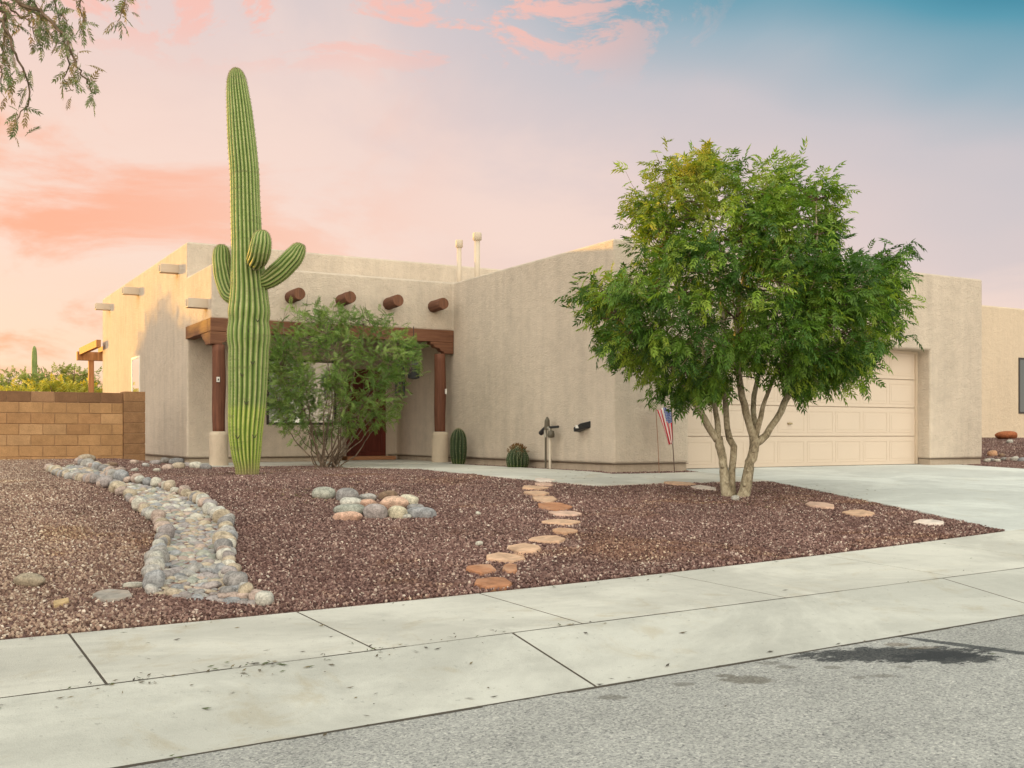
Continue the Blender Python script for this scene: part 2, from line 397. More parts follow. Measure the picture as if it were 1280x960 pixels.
def slabs(joints, v0, v1, f0, f1, gaps, name, m):
    mb = MB()
    for a, b, g in zip(joints[:-1], joints[1:], gaps):
        uu = np.linspace(a + g, b - g, 5); V = []; Fs = []
        for u in uu:
            z0, z1 = float(f0(u)), float(f1(u)); V += [(u, v0, z0), (u, v1, z1), (u, v1, z1 - .15), (u, v0, z0 - .15)]
        for i in range(4):
            for k in range(4): Fs.append([i * 4 + k, i * 4 + (k + 1) % 4, i * 4 + 4 + (k + 1) % 4, i * 4 + 4 + k][::-1])
        Fs += [[0, 1, 2, 3], [19, 18, 17, 16]]
        mb.add(V, Fs)
    return tag(mb.build(name, m, bevel=.004, seg=2), kind='structure')
J = [-30, -20, -12, -7.8, -6.3, -4.9, -3.45, -2.0, -.56, .88, 2.32, 3.72, 5.45, 7.25, 8.7, 10.15, 11.6, 13.05, 14.5, 16, 17.5, 19, 20.5, 25, 35, 60]
slabs(J, V2 + .006, V3 - .004, E2, E3, [.007] * len(J), 'sidewalk', M_conc)
jm = MB()
for u in J[2:-2]:
    a, b = float(E2(u)), float(E3(u)); w_ = .007
    jm.add([(u - w_, V2 + .002, a - .0025), (u + w_, V2 + .002, a - .0025), (u + w_, V3, b - .0025), (u - w_, V3, b - .0025)], [[0, 1, 2, 3]])
for i in range(-40, 120):
    u = i * .5; w_ = random.choice((.002, .004, .004, .007)); jm.add([(u, V2 - w_ + .002, float(E2(u)) + .0005), (u + .5, V2 - w_ + .002, float(E2(u + .5)) + .0005), (u + .5, V2 + w_ + .003, float(E2(u + .5)) + .0008), (u, V2 + w_ + .003, float(E2(u)) + .0008)], [[0, 1, 2, 3]])
    w_ = random.choice((.004, .008, .012)); jm.add([(u, V1 - w_ * 2, float(E1(u)) + .002), (u + .5, V1 - w_ * 2, float(E1(u + .5)) + .002), (u + .5, V1 + .004, float(E1(u + .5)) + .0035), (u, V1 + .004, float(E1(u)) + .0035)], [[0, 1, 2, 3]])
J = [-30, -16, -8.5, -4.6, -.7, 3.2, 7.1, 11, 14.9, 18.8, 22.7, 40, 60]
for u in J[2:-2]:
    a, b = float(E1(u)), float(E2(u)); w_ = .008
    jm.add([(u - w_, V1, a - .002), (u + w_, V1, a - .002), (u + w_, V2 - .002, b - .002), (u - w_, V2 - .002, b - .002)], [[0, 1, 2, 3]])
tag(jm.build('pavement_joints', m_plain('joint_dirt', (.07, .058, .045), .95, var=.3)), kind='structure')
slabs(J, V1, V2 - .002, E1, E2, [.008] * len(J), 'kerb', M_curb)
HU0, HU1 = 4.85, 18.72          # house: west wall, garage east wall
GU = 9.74; VG = 13.78; VP = 19.43; VM = 21.36; VA = 22.3; VB = 31.6
DR = .40                        # garage door recess
uL = onv(861, VG)[0]; uR = onv(1163, VG)[0]
def hd(u, v): return H(u, v) + .03
# driveway outline
p0 = at(963, 600, .03); p1 = at(1268, 665.5, .0)
DRV = [(p1[0], V3 + .004), (p0[0], p0[1]), (p0[0] + .02, VG - .02), (uL + .0, VG - .02), (uL, VG + DR), (uR, VG + DR), (uR, VG - .02), (17.95, VG - .02), (17.5, V3 + .004)]
WNEAR = [at(x, y, .03) for x, y in ((437, 583.5), (524, 585), (571, 590), (611, 593.5), (641, 596.5), (700, 601.5), (748, 606), (780, 604.5), (827, 602.5), (900, 601), (963, 600))]
WFAR = [(5.2, 19.95), (9.25, 19.9), (9.42, 19.3), (9.42, 15), (9.40, 13.9), (9.5, 13.5), (9.9, 13.46), (uL, 13.46), (uL, 13.76), (p0[0] + .02, 13.76)]
def poly_sheet(name, poly, m, dz=.03, sub=.35, thick=.12):
    """flat slab over the yard, following its fall"""
    bm = bmesh.new(); vs2 = [bm.verts.new((x, y, 0)) for x, y in poly]; f = bm.faces.new(vs2)
    bmesh.ops.triangulate(bm, faces=[f])
    for it in range(4):
        es = [e for e in bm.edges if e.calc_length() > 1.4]
        if not es: break
        bmesh.ops.subdivide_edges(bm, edges=es, cuts=1); bmesh.ops.triangulate(bm, faces=bm.faces[:])
    bm.normal_update()
    for f in bm.faces:
        if f.normal.z < 0: f.normal_flip()
    r = bmesh.ops.extrude_face_region(bm, geom=bm.faces[:])
    top = {v for v in r['geom'] if isinstance(v, bmesh.types.BMVert)}
    for v in bm.verts:
        h = float(H(v.co.x, v.co.y)) + dz
        if v.co.y < V3 + .01: h = float(E3(v.co.x))
        v.co.z = h if v in top else h - thick
    bmesh.ops.recalc_face_normals(bm, faces=bm.faces[:])
    me = bpy.data.meshes.new(name); bm.to_mesh(me); bm.free(); me.materials.append(m)
    o = bpy.data.objects.new(name, me); col.objects.link(o); return tag(o, kind='structure')
poly_sheet('driveway', DRV, M_drive, .018)
WALK = [(p[0], p[1]) for p in WNEAR[:-1]] + [(p0[0] - .012, p0[1] + .01), (p0[0] + .008, 13.44), (9.9, 13.44), (9.5, 13.5), (9.40, 13.9), (9.40, 15), (9.40, 19.17), (WNEAR[0][0], 19.17)]
poly_sheet('walkway', WALK, M_conc, .021)
PORCH = [(4.7, 19.2), (9.735, 19.2), (9.735, VA + .02), (8.1, VA + .02), (8.1, VM + .02), (4.7, VM + .02)]
poly_sheet('porch_floor', PORCH, M_conc, .036)

# ------------------------------------------------------------------ house
house = empty('adobe_house', (9.7, 18, 0), 'flat-roofed tan stucco house with round log ends, wooden porch beam and two-car garage', 'house')
ZG, ZM, ZPC, ZL = 3.70, 4.40, 2.70, 2.22
def fill_house(x, y, z):
    if x > GU and y < VM: # garage block
        if z > ZG or x > HU1: return False
        if uL < x < uR and y < VG + DR and z < ZL: return False
        return True
    if y < VM and x < GU: return y > VP and x > HU0 and ZPC < z < ZG
    if 8.1 < x < GU and y < VA and z < ZPC: return False
    return z < ZM and HU0 < x < HU1 and y > VM
xs = [HU0, 8.1, GU, uL, uR, HU1]; ys = [VG, VG + DR, VP, VM, VA, VB]; zs = [.13, ZL, ZPC, ZG, ZM]
V, Fs = voxel(xs, ys, zs, fill_house); mesh('wall', V, Fs, M_stucco, house, bevel=.045, seg=3)
e = .028
V, Fs = voxel([HU0 + e, 8.1 - e, GU + e, uL - e, uR + e, HU1 - e], [VG + e, VG + DR, VP, VM + e, VA + e, VB - e], [-.4, .125], lambda x, y, z: (GU < x < HU1 and y < VM and not (uL - e < x < uR + e and y < VG + DR)) or (HU0 < x < HU1 and y > VM and not (8.1 - e < x < GU + e and y < VA + e)))
mesh('foundation', V, Fs, M_base, house)
M_screed = m_plain('screed_metal', (.13, .09, .06), .6)
for a, b in (((GU + .004, VG + .004, .118), (uL - .004, VG + .03, .130)), ((uR + .004, VG + .004, .118), (HU1 - .004, VG + .03, .130)), ((GU + .004, VG + .031, .118), (GU + .03, VA, .130)), ((HU0 + .004, VM + .004, .118), (8.09, VM + .03, .130)), ((HU0 + .004, VM + .031, .118), (HU0 + .03, VB, .130))): MB().box(a, b).build('weep_screed', M_screed, house)

# porch timber
def beam(a, b, m, **k): return MB().box(a, b).build('beam', m, house, bevel=.012, seg=2, **k)
b1 = beam((HU0 - .03, VP - .035, 2.47), (GU - .004, VP + .17, ZPC + .015), M_beam)
b2 = beam((HU0 - .03, VP + .172, 2.47), (HU0 + .16, VM - .003, ZPC + .015), M_beamv)
def corbel(x0, dirx, y0, along_v=False):
    L, h, th = .52, .23, .17
    pr = [(0, 0), (L, 0), (L, -.05), (L - .07, -.06), (L - .10, -.11), (L - .20, -.13), (L - .24, -.18), (L - .30, -.20), (L - .30, -h), (0, -h)]
    V = []
    for t in (0, th):
        for a, z in pr:
            V.append((x0 + dirx * a, y0 + t, 2.468 + z) if not along_v else (x0 + t, y0 + dirx * a, 2.468 + z))
    n = len(pr); Fs = [list(range(n)), [i + n for i in range(n)][::-1]] + [[i, i + n, (i + 1) % n + n, (i + 1) % n] for i in range(n)]
    o = mesh('corbel', V, Fs, M_beamv if along_v else M_beam, house, bevel=.008, seg=1)
    bm = bmesh.new(); bm.from_mesh(o.data); bmesh.ops.recalc_face_normals(bm, faces=bm.faces[:]); bm.to_mesh(o.data); bm.free()
corbel(HU0 - .03, 1, VP - .03); corbel(GU - .006, -1, VP - .03); corbel(HU0 - .028, 1, VP + .145, True)
def post(px, sensor):
    u, t = onv(px, VP + .06); v = VP + .06
    zz = np.linspace(.60, 2.235, 14); pts = [(u + .006 * math.sin(z * 5), v + .005 * math.cos(z * 4), z) for z in zz]
    Vp, Fp = tube(pts, [.115 + .006 * math.sin(z * 3.1 + px) for z in zz], 20, True)
    p = mesh('post', Vp, Fp, M_post, house, smooth=True, loc=(u, v, .6))
    Vp, Fp = lathe([(.165, -.05), (.17, .0), (.17, .3), (.168, .58), (.158, .63), (.12, .655)], 28, (u, v, 0)); mesh('pedestal', Vp, Fp, M_ped, house, smooth=True)
    if sensor:
        MB().box((u - .07, v - .145, 1.55), (u - .02, v - .11, 1.64)).build('tag', M_white, p)
        MB().box((u - .058, v - .149, 1.575), (u - .034, v - .146, 1.61)).build('tag_plate', M_black, p)
    else: MB().box((u + .06, v - .13, 1.42), (u + .09, v - .095, 1.52)).build('tag', M_white, p)
post(273.5, True); post(550, False)
# round log ends
for x in (541, 485, 426, 363):
    u, t = onv(x, VP); z = 3.17
    pts = [(u + .01 * k, VP + .1 - .13 * k, z + .008 * k) for k in range(5)]
    Vp, Fp = tube(pts, [.118, .12, .117, .119, .113], 18, True, .012); mi = [0] * (len(Fp) - 1) + [1]
    o = mesh('log_end', Vp, Fp, [M_log, M_logend], house, smooth=True, mi=mi)
    o.data.polygons[len(Fp) - 1].use_smooth = False
    mb = MB(); a = random.uniform(-.5, .5); y = pts[-1][1]; c = math.cos(a); s_ = math.sin(a)
    mb.add([(pts[-1][0] - .09 * s_ - .004, y - .003, z + .02 - .09 * c), (pts[-1][0] - .09 * s_ + .004, y - .003, z + .02 - .09 * c), (pts[-1][0] + .06 * s_ + .003, y - .003, z + .04 + .06 * c), (pts[-1][0] + .06 * s_, y - .003, z + .04 + .06 * c)], [[0, 1, 2, 3]]); mb.build('crack', M_black, o)
# roof drain spouts on the west walls
for px, py, uw in ((222, 337, HU0), (173, 364.5, HU0), (137, 384, HU0), (258, 380, HU0)):
    v, t = onu(px, uw); z = zat(py, t); h = .085; w = .11
    mb = MB(); x0 = uw - .36
    mb.box((x0, v - w, z - h), (uw + .05, v - w + .018, z + h)); mb.box((x0, v + w - .018, z - h), (uw + .05, v + w, z + h)); mb.box((x0, v - w + .0185, z - h), (uw + .05, v + w - .0185, z - h + .018))
    mb.box((x0 + .08, v - w + .0185, z + h - .02), (uw + .05, v + w - .0185, z + h - .004))
    mb.build('roof_spout', M_metalpaint, house, bevel=.004, seg=1)
# roof vents
for px, py, r, cap in ((574, 300, .048, .078), (596.5, 291, .058, .095)):
    t = 22.3; d = ray(px) * t; z = zat(py, t)
    Vp, Fp = lathe([(r, 3.4), (r, z - .17)], 20, (d[0], d[1], 0)); o = mesh('roof_vent', Vp, Fp, M_metalpaint, house, smooth=True)
    Vp, Fp = lathe([(r * .9, z - .17), (cap, z - .15), (cap, z - .02), (cap * .9, z), (.01, z + .01)], 20, (d[0], d[1], 0)); mesh('vent_cap', Vp, Fp, M_metalpaint, o, smooth=True)

# windows
def m_glass(name, tint=(.03, .04, .05), refl=.6):
    m, q = mat(name, .03, .5); setc(q, tint); q.b.inputs['Coat Weight'].default_value = 1.0; q.b.inputs['Coat Roughness'].default_value = .03
    q.b.inputs['Metallic'].default_value = refl
    if refl > .5: setc(q, (.85, .85, .83))
    bump(q, q.noise(q.geo, 1.2, 2), .004, .25); return m
M_glass = m_glass('window_glass', refl=.7); M_frame = m_plain('bronze_frame', (.035, .028, .025), .4)
u0 = onv(333, VM)[0]; u1 = u0 + 1.5
def window_v(u0, u1, z0, z1, v, par, mull=True, glass=None):
    mb = MB(); f = .05; y0, y1 = v - .02, v + .03
    mb.box((u0, y0, z0), (u0 + f, y1, z1)).box((u1 - f, y0, z0), (u1, y1, z1)).box((u0 + f, y0 + .001, z0), (u1 - f, y1, z0 + f)).box((u0 + f, y0 + .001, z1 - f), (u1 - f, y1, z1))
    if mull: c = (u0 + u1) / 2; mb.box((c - .02, y0 + .002, z0 + f), (c + .02, y1, z1 - f))
    w = mb.build('window', M_frame, par); MB().box((u0 + f - .004, v - .004, z0 + f - .004), (u1 - f + .004, v + .01, z1 - f + .004)).build('pane', glass or M_glass, w); return w
window_v(u0, u1, .80, 2.15, VM, house)
# narrow tall window in the west wall
M_wglass = m_glass('bright_glass', refl=1.0)
v1_, _ = onu(165, HU0); v0_, _ = onu(175, HU0); z1_ = zat(446, onu(170, HU0)[1])
mb = MB(); f = .045; x0, x1 = HU0 - .018, HU0 + .03
mb.box((x0, v0_, 1.0), (x1, v0_ + f, z1_)).box((x0, v1_ - f, 1.0), (x1, v1_, z1_)).box((x0 + .001, v0_ + f, 1.0), (x1, v1_ - f, 1.0 + f)).box((x0 + .001, v0_ + f, z1_ - f), (x1, v1_ - f, z1_))
w = mb.build('window', m_plain('white_frame', (.8, .77, .7), .5), house); MB().box((HU0 - .004, v0_ + f - .003, 1.04), (HU0 + .01, v1_ - f + .003, z1_ - f + .003)).build('pane', M_wglass, w)
# front door in the alcove
M_door = m_wood('door_wood', (.13, .028, .018), (.20, .045, .028), 2, .45)
du0, du1 = 8.52, 9.47
fr = MB().box((du0 - .07, VA - .02, .05), (du0, VA + .02, 2.12)).box((du1, VA - .02, .05), (du1 + .05, VA + .02, 2.12)).box((du0, VA - .019, 2.06), (du1, VA + .02, 2.12)).build('door_frame', M_stucco, house)
dr = MB().box((du0 + .002, VA - .012, .12), (du1 - .002, VA + .02, 2.058)).build('front_door', M_door, house)
mb = MB()
for k in range(4):
    z0 = .22 + k * .45
    for x0 in (du0 + .1, (du0 + du1) / 2 + .03): mb.box((x0, VA - .024, z0), (x0 + .34, VA - .013, z0 + .38))
mb.build('door_panels', M_door, dr, bevel=.01, seg=1)
MB().box((du0 - .1, VA - .35, .037), (du1 + .1, VA - .02, .118)).build('door_step', m_plain('step_tile', (.42, .20, .10), .7), house, bevel=.01)
Vp, Fp = lathe([(.012, -.06), (.03, -.03), (.032, .0), (.02, .02)], 14); Vp = np.array([(x + du0 + .08, VA - .05 + z, y + 1.05) for x, y, z in Vp]); mesh('door_knob', Vp, Fp, M_brass, dr, smooth=True)
# lantern hanging in the alcove
lt = 20.7; c = P(517, 463, lt)
ln = empty('hanging_lantern', (c[0], c[1], c[2] - .2), 'dark metal lantern hanging from the porch ceiling beside the right post', 'lantern')
Vp, Fp = lathe([(.05, -.17), (.12, -.15), (.135, .08), (.15, .09), (.07, .17), (.02, .2)], 8, tuple(c)); mesh('lantern_body', Vp, Fp, M_black, ln)
MB().tube([(c[0], c[1], c[2] + .2), (c[0], c[1], ZPC)], .007, 6).build('chain', M_black, ln)
for k in range(4):
    a = k * math.pi / 2 + .4; MB().box((-.03, -.003, -.1), (.03, .003, .05)).build
gl = m_plain('lantern_glass', (.02, .02, .022), .5); Vp, Fp = lathe([(.123, -.12), (.137, .06)], 8, tuple(c + np.array([0, 0, 0]))); mesh('lantern_glass', Vp * 1.0, Fp, gl, ln)
c = P(500, 476, 21.0)
bn = empty('wind_chime', (c[0], c[1], c[2] - .3), 'dark wind chime hanging in the porch shade left of the lantern', 'wind chime')
Vp, Fp = lathe([(.10, .28), (.12, .30), (.10, .32)], 12, tuple(c)); mesh('top_plate', Vp, Fp, M_black, bn)
for k in range(6):
    a = k * math.pi / 3; x = c[0] + .085 * math.cos(a); y = c[1] + .085 * math.sin(a)
    MB().tube([(x, y, c[2] + .29), (x, y, c[2] - .30 + .05 * (k % 3))], .022, 8).build('chime_tube', M_black, bn)
MB().tube([(c[0], c[1], c[2] + .3), (c[0], c[1], ZPC)], .006, 6).build('cord', M_black, bn)

# garage door
M_gd = m_plain('garage_door_paint', (.62, .51, .41), .55, var=.04, scale=2.0, bmp=.0015, bscale=300)
gd = MB().box((uL + .002, VG + DR - .05, .012), (uR - .002, VG + DR + .02, ZL - .002)).build('garage_door', M_gd, house)
W8 = (uR - uL - .16) / 8; hs = (ZL - .03) / 4
for r in range(4):
    z0 = .022 + r * hs; mb = MB(); y = VG + DR - .051
    mb.box((uL + .02, y - .028, z0), (uR - .02, y, z0 + hs - .012))
    s = mb.build('door_section', M_gd, gd, bevel=.006, seg=1)
    mb = MB()
    for i in range(8):
        a = uL + .08 + i * W8 + .035; b = a + W8 - .07; z_0, z_1 = z0 + .07, z0 + hs - .085; yy = y - .0285
        # sunk groove frame: raised picture-frame moulding and raised centre field
        for p, w_, d_ in ((0.0, .016, .0045),):
            mb.box((a, yy - d_, z_0), (b, yy, z_0 + w_)); mb.box((a, yy - d_, z_1 - w_), (b, yy, z_1)); mb.box((a, yy - d_, z_0 + w_), (a + w_, yy, z_1 - w_)); mb.box((b - w_, yy - d_, z_0 + w_), (b, yy, z_1 - w_))
        mb.box((a + .05, yy - .003, z_0 + .05), (b - .05, yy, z_1 - .05))
    mb.build('panel_moulding', M_gd, s, bevel=.004, seg=1)
MB().box((uL + .01, VG + DR - .085, .004), (uR - .01, VG + DR - .052, .021)).build('bottom_seal', M_black, gd)
hx = onv(980, VG + DR)[0]; MB().box((hx, VG + DR - .115, .78), (hx + .1, VG + DR - .08, .81)).build('handle', M_brass, gd, bevel=.005)
mb = MB(); mb.box((uR - .06, VG + DR - .11, .03), (uR - .001, VG + DR - .055, ZL - .002)); mb.box((uL + .001, VG + DR - .11, .03), (uL + .06, VG + DR - .055, ZL - .002)); mb.box((uL + .061, VG + DR - .11, ZL - .06), (uR - .061, VG + DR - .055, ZL - .003))
mb.build('door_trim', m_plain('trim_paint', (.56, .45, .34), .6), house)

# black exhaust hood, hose valve on the side wall
v, t = onu(731, GU); z = zat(533, t)
V = [(GU, v - .17, z + .09), (GU, v + .17, z + .03), (GU, v + .17, z - .10), (GU, v - .17, z - .02), (GU - .17, v - .12, z + .05), (GU - .15, v + .12, z - .02), (GU - .14, v + .13, z - .09), (GU - .08, v - .14, z - .03)]
o = mesh('vent_hood', V, [[0, 4, 5, 1], [4, 7, 6, 5], [0, 3, 7, 4], [1, 5, 6, 2], [3, 2, 6, 7]], M_black, house, bevel=.015, seg=2)
bm = bmesh.new(); bm.from_mesh(o.data); bmesh.ops.recalc_face_normals(bm, faces=bm.faces[:]); bm.to_mesh(o.data); bm.free()
MB().box((GU - .165, v - .03, z - .03), (GU - .142, v + .03, z + .02)).build('hood_label', M_white, o)
v, t = onu(696, GU); gz = float(H(GU, v)) + .0
bf = empty('backflow_valve', (GU - .15, v, gz), 'dark hose valve on two thin standing pipes beside the long side wall', 'valve')
X = GU - .15
M_pipe_d = m_plain('dark_pipe', (.10, .085, .06), .5); M_pipe_l = m_plain('pale_pipe', (.62, .55, .45), .5)
MB().tube([(X, v + .12, gz - .1), (X, v + .12, gz + .55)], .018, 8).build('pipe', M_pipe_d, bf)
MB().tube([(X, v - .02, gz - .1), (X, v - .02, gz + .58)], .022, 8).build('pipe', M_pipe_l, bf)
MB().tube([(X, v + .12, gz + .55), (X, v + .13, gz + .68), (X, v + .07, gz + .72), (X, v - .02, gz + .70), (X, v - .02, gz + .56)], .03, 10).build('valve_body', m_plain('valve_metal', (.35, .33, .28), .4, metal=.5), bf)
MB().tube([(X, v + .08, gz + .68), (X, v + .07, gz + .84), (X, v + .07, gz + .90)], [.05, .045, .015], 10).build('valve_bonnet', M_pipe_d, bf)
MB().tube([(X, v + .28, gz + .62), (X - .01, v + .1, gz + .72)], [.045, .03], 8).build('hose_bib', M_black, bf)
MB().tube([(X, v - .02, gz + .72), (X - .01, v - .30, gz + .73)], .022, 8).build('handle_bar', M_black, bf)
Vp, Fp = lathe([(.01, -.06), (.055, -.05), (.06, .0), (.05, .06), (.01, .07)], 12, (X - .02, v - .09, gz + .60)); mesh('gauge', Vp, Fp, M_pipe_d, bf, smooth=True)

# ------------------------------------------------------------------ flag on a garden stake, rod
u, t = onv(823, 13.53); g = float(H(u, 13.53))
fl = empty('garden_flag', (u, 13.53, g), 'small drooping American flag on a thin stake in front of the garage pier', 'flag')
zt = zat(512, t); MB().tube([(u + .02, 13.53, g - .05), (u - .01, 13.53, g + .5), (u - .05, 13.53, zt)], .006, 6).build('stake', m_plain('stake', (.30, .16, .10), .5), fl)
def flag_cloth():
    nx, ny = 26, 14; V = []; Fs = []; UV = []
    hoist = np.array([u - .055, 13.52, zt + .0])
    for j in range(ny + 1):
        for i in range(nx + 1):
            a, b = i / nx, j / ny        # a along the fly (hangs down), b across the stripes
            w = .27 * (1 - .55 * a)
            x = hoist[0] + b * w + .22 * a * (1 - .25 * b) ; zz = hoist[2] - a * .56 - .02 * math.sin(b * 9) + .03 * b
            y = 13.50 - .022 * math.sin(b * 13 + a * 2.0) - .02 * a
            V.append((x, y, zz)); UV.append((a, b))
    for j in range(ny):
        for i in range(nx): k = j * (nx + 1) + i; Fs.append([k, k + 1, k + nx + 2, k + nx + 1])
    m, q = mat('flag_cloth', .8, .1)
    uvn = q.n('ShaderNodeUVMap').outputs[0]; s_ = q.n('ShaderNodeSeparateXYZ', i0=uvn)
    st = q.math('GREATER_THAN', q.math('FRACT', q.math('MULTIPLY', s_.outputs[1], 6.5)), .5)
    c = q.mix(st, (.55, .035, .055), (.80, .76, .72))
    can = q.math('MULTIPLY', q.math('LESS_THAN', s_.outputs[0], .40), q.math('GREATER_THAN', s_.outputs[1], .4615))
    gx = q.math('SUBTRACT', q.math('FRACT', q.math('MULTIPLY', s_.outputs[0], 22.0)), .5); gy = q.math('SUBTRACT', q.math('FRACT', q.math('MULTIPLY', s_.outputs[1], 16.0)), .5)
    rr = q.math('ADD', q.math('MULTIPLY', gx, gx), q.math('MULTIPLY', gy, gy)); star = q.math('LESS_THAN', rr, .05)
    c = q.mix(can, c, q.mix(star, (.10, .13, .33), (.75, .75, .78)))
    setc(q, c)
    o = mesh('cloth', V, Fs, m, fl, smooth=True)
    uvl = o.data.uv_layers.new(name='UVMap')
    for lp in o.data.loops: uvl.data[lp.index].uv = UV[lp.vertex_index]
    so_ = o.modifiers.new('s', 'SOLIDIFY'); so_.thickness = .002
flag_cloth()
u, t = onv(843.5, 13.55); g = float(H(u, 13.55)); zt2 = zat(497, t)
mb = MB().tube([(u, 13.55, g - .05), (u - .04, 13.55, g + .45), (u - .07, 13.55, zt2), (u - .09, 13.55, zt2 + .05), (u - .14, 13.55, zt2 + .04)], .008, 6).build('garden_hook', m_plain('rust_rod', (.11, .07, .05), .6))
tag(mb, 'thin dark metal garden hook leaning beside the small flag', 'garden hook')

# ------------------------------------------------------------------ block wall at left
VW = 21.5
def m_block():
    m, q = mat('block', .9, .15)
    at_ = q.n('ShaderNodeAttribute', _attribute_name='Col').outputs['Color']
    n = q.noise(q.geo, 7, 6, .7); n2 = q.noise(q.geo, 70, 3, .7); k = q.math('ADD', q.math('MULTIPLY', n, .5), q.math('MULTIPLY', n2, .5))
    g = q.sstep(k, .3, .7, .72, 1.2); c = q.mix(1.0, at_, q.comb(g, g, g), 'MULTIPLY'); setc(q, c); bump(q, k, .012, .8); return m
M_block = m_block(); M_mortar = m_plain('mortar', (.34, .21, .12), .95)
bw = empty('block_wall', (0, VW, .1), 'low tan concrete block wall with an end column beside the house', 'wall')
BC = [(.40, .23, .11), (.43, .25, .12), (.385, .215, .103), (.45, .27, .137), (.41, .235, .113)]
bu1 = onv(154, VW)[0]; bu2 = onv(181, VW)[0]; bt = zat(490, onv(100, VW)[1])
mb = MB(); rows = 8; bh = .203; blen = .406
for r in range(rows):
    z1 = bt - r * bh; x = bu1 - (.2 if r % 2 else 0.0) + .0
    first = True
    xx = bu1
    while xx > -14:
        L_ = (blen / 2 if (r % 2 and xx == bu1) else blen)
        c = BC[random.randrange(5)]; k = random.uniform(.93, 1.07)
        if r == 0: c = (.22, .12, .065) if random.random() < .6 else (.33, .19, .105)
        mb.box((xx - L_ + .005, VW + random.uniform(-.003, .003), z1 - bh + .005), (xx - .005, VW + .19, z1 - .004), tuple(y * k for y in c)); xx -= L_
mb.build('blocks', M_block, bw, usecol=1, bevel=.006, seg=1)
MB().box((-14, VW + .012, bt - rows * bh), (bu1, VW + .178, bt - .02)).build('mortar', M_mortar, bw)
mb = MB()
for r in range(7):
    z1 = bt + .03 - r * bh; k = random.uniform(.85, 1.0)
    mb.box((bu1 + .004, VW - .05, z1 - bh + .005), (bu2, VW + .35, z1 - .004), tuple(y * k for y in (.31, .175, .09)))
cl = mb.build('column', M_block, bw, usecol=1, bevel=.008, seg=1)
MB().box((bu1 + .014, VW - .04, bt + .03 - 7 * bh), (bu2 - .01, VW + .34, bt)).build('column_mortar', M_mortar, cl)

# back patio frame
M_pine = m_wood('patio_wood', (.42, .20, .08), (.55, .28, .12), 2)
pt = empty('patio_cover', (4.95, 34.4, .1), 'orange-brown timber patio cover behind the far left end of the house', 'patio cover')
MB().box((4.88, 34.33, .1), (5.03, 34.47, 2.84)).build('post', M_pine, pt)
MB().box((4.55, 34.3, 2.84), (9.5, 34.5, 3.10)).build('beam', M_pine, pt)
MB().box((4.6, 31.0, 3.0), (4.72, 34.298, 3.2)).build('rafter', M_pine, pt)
for k in range(1, 6): MB().box((4.6 + k * .6, 31.62, 3.102), (4.68 + k * .6, 34.7, 3.25)).build('rafter', M_pine, pt)

# neighbour's house
nb = empty('neighbour_house', (30, 22, .5), 'pale tan stucco house with a dark window at the right edge, beyond the garage', 'house')
u, t = onv(1228, 19.4); nzt = zat(381, t); nzb = zat(548, t)
MB().box((u - 3, 19.4, nzb - .5), (u + 16, 28, nzt)).build('wall', M_nstucco, nb, bevel=.05, seg=3)
ua, ta = onv(1273, 19.4)
window_v(ua, ua + 1.2, zat(517, ta), zat(447, ta), 19.4, nb, False, m_glass('dark_glass', (.012, .022, .024), 0))


# ------------------------------------------------------------------ fast triangle meshes for foliage and pebbles
def fast(name, V, T, m, colr=None, parent=None, loc=None, smooth=False):
    V = np.asarray(V, np.float64); T = np.asarray(T, np.int32)
    base = np.array(wloc(parent)) if parent is not None else np.zeros(3); l = np.array(loc, float) - base if loc is not None else np.zeros(3)
    me = bpy.data.meshes.new(name); me.vertices.add(len(V)); me.vertices.foreach_set('co', (V - base - l).astype(np.float32).ravel())
    me.loops.add(T.size); me.loops.foreach_set('vertex_index', T.ravel()); me.polygons.add(len(T))
    me.polygons.foreach_set('loop_start', np.arange(0, T.size, 3, dtype=np.int32)); me.polygons.foreach_set('loop_total', np.full(len(T), 3, np.int32))
    if smooth: me.polygons.foreach_set('use_smooth', np.ones(len(T), bool))
    me.materials.append(m)
    if colr is not None:
        a = me.color_attributes.new('Col', 'FLOAT_COLOR', 'POINT'); c = np.ones((len(V), 4), np.float32); c[:, :3] = colr; a.data.foreach_set('color', c.ravel())
    me.update(calc_edges=True); me.validate()
    o = bpy.data.objects.new(name, me); col.objects.link(o); o.location = l
    if parent is not None: o.parent = parent
    return o
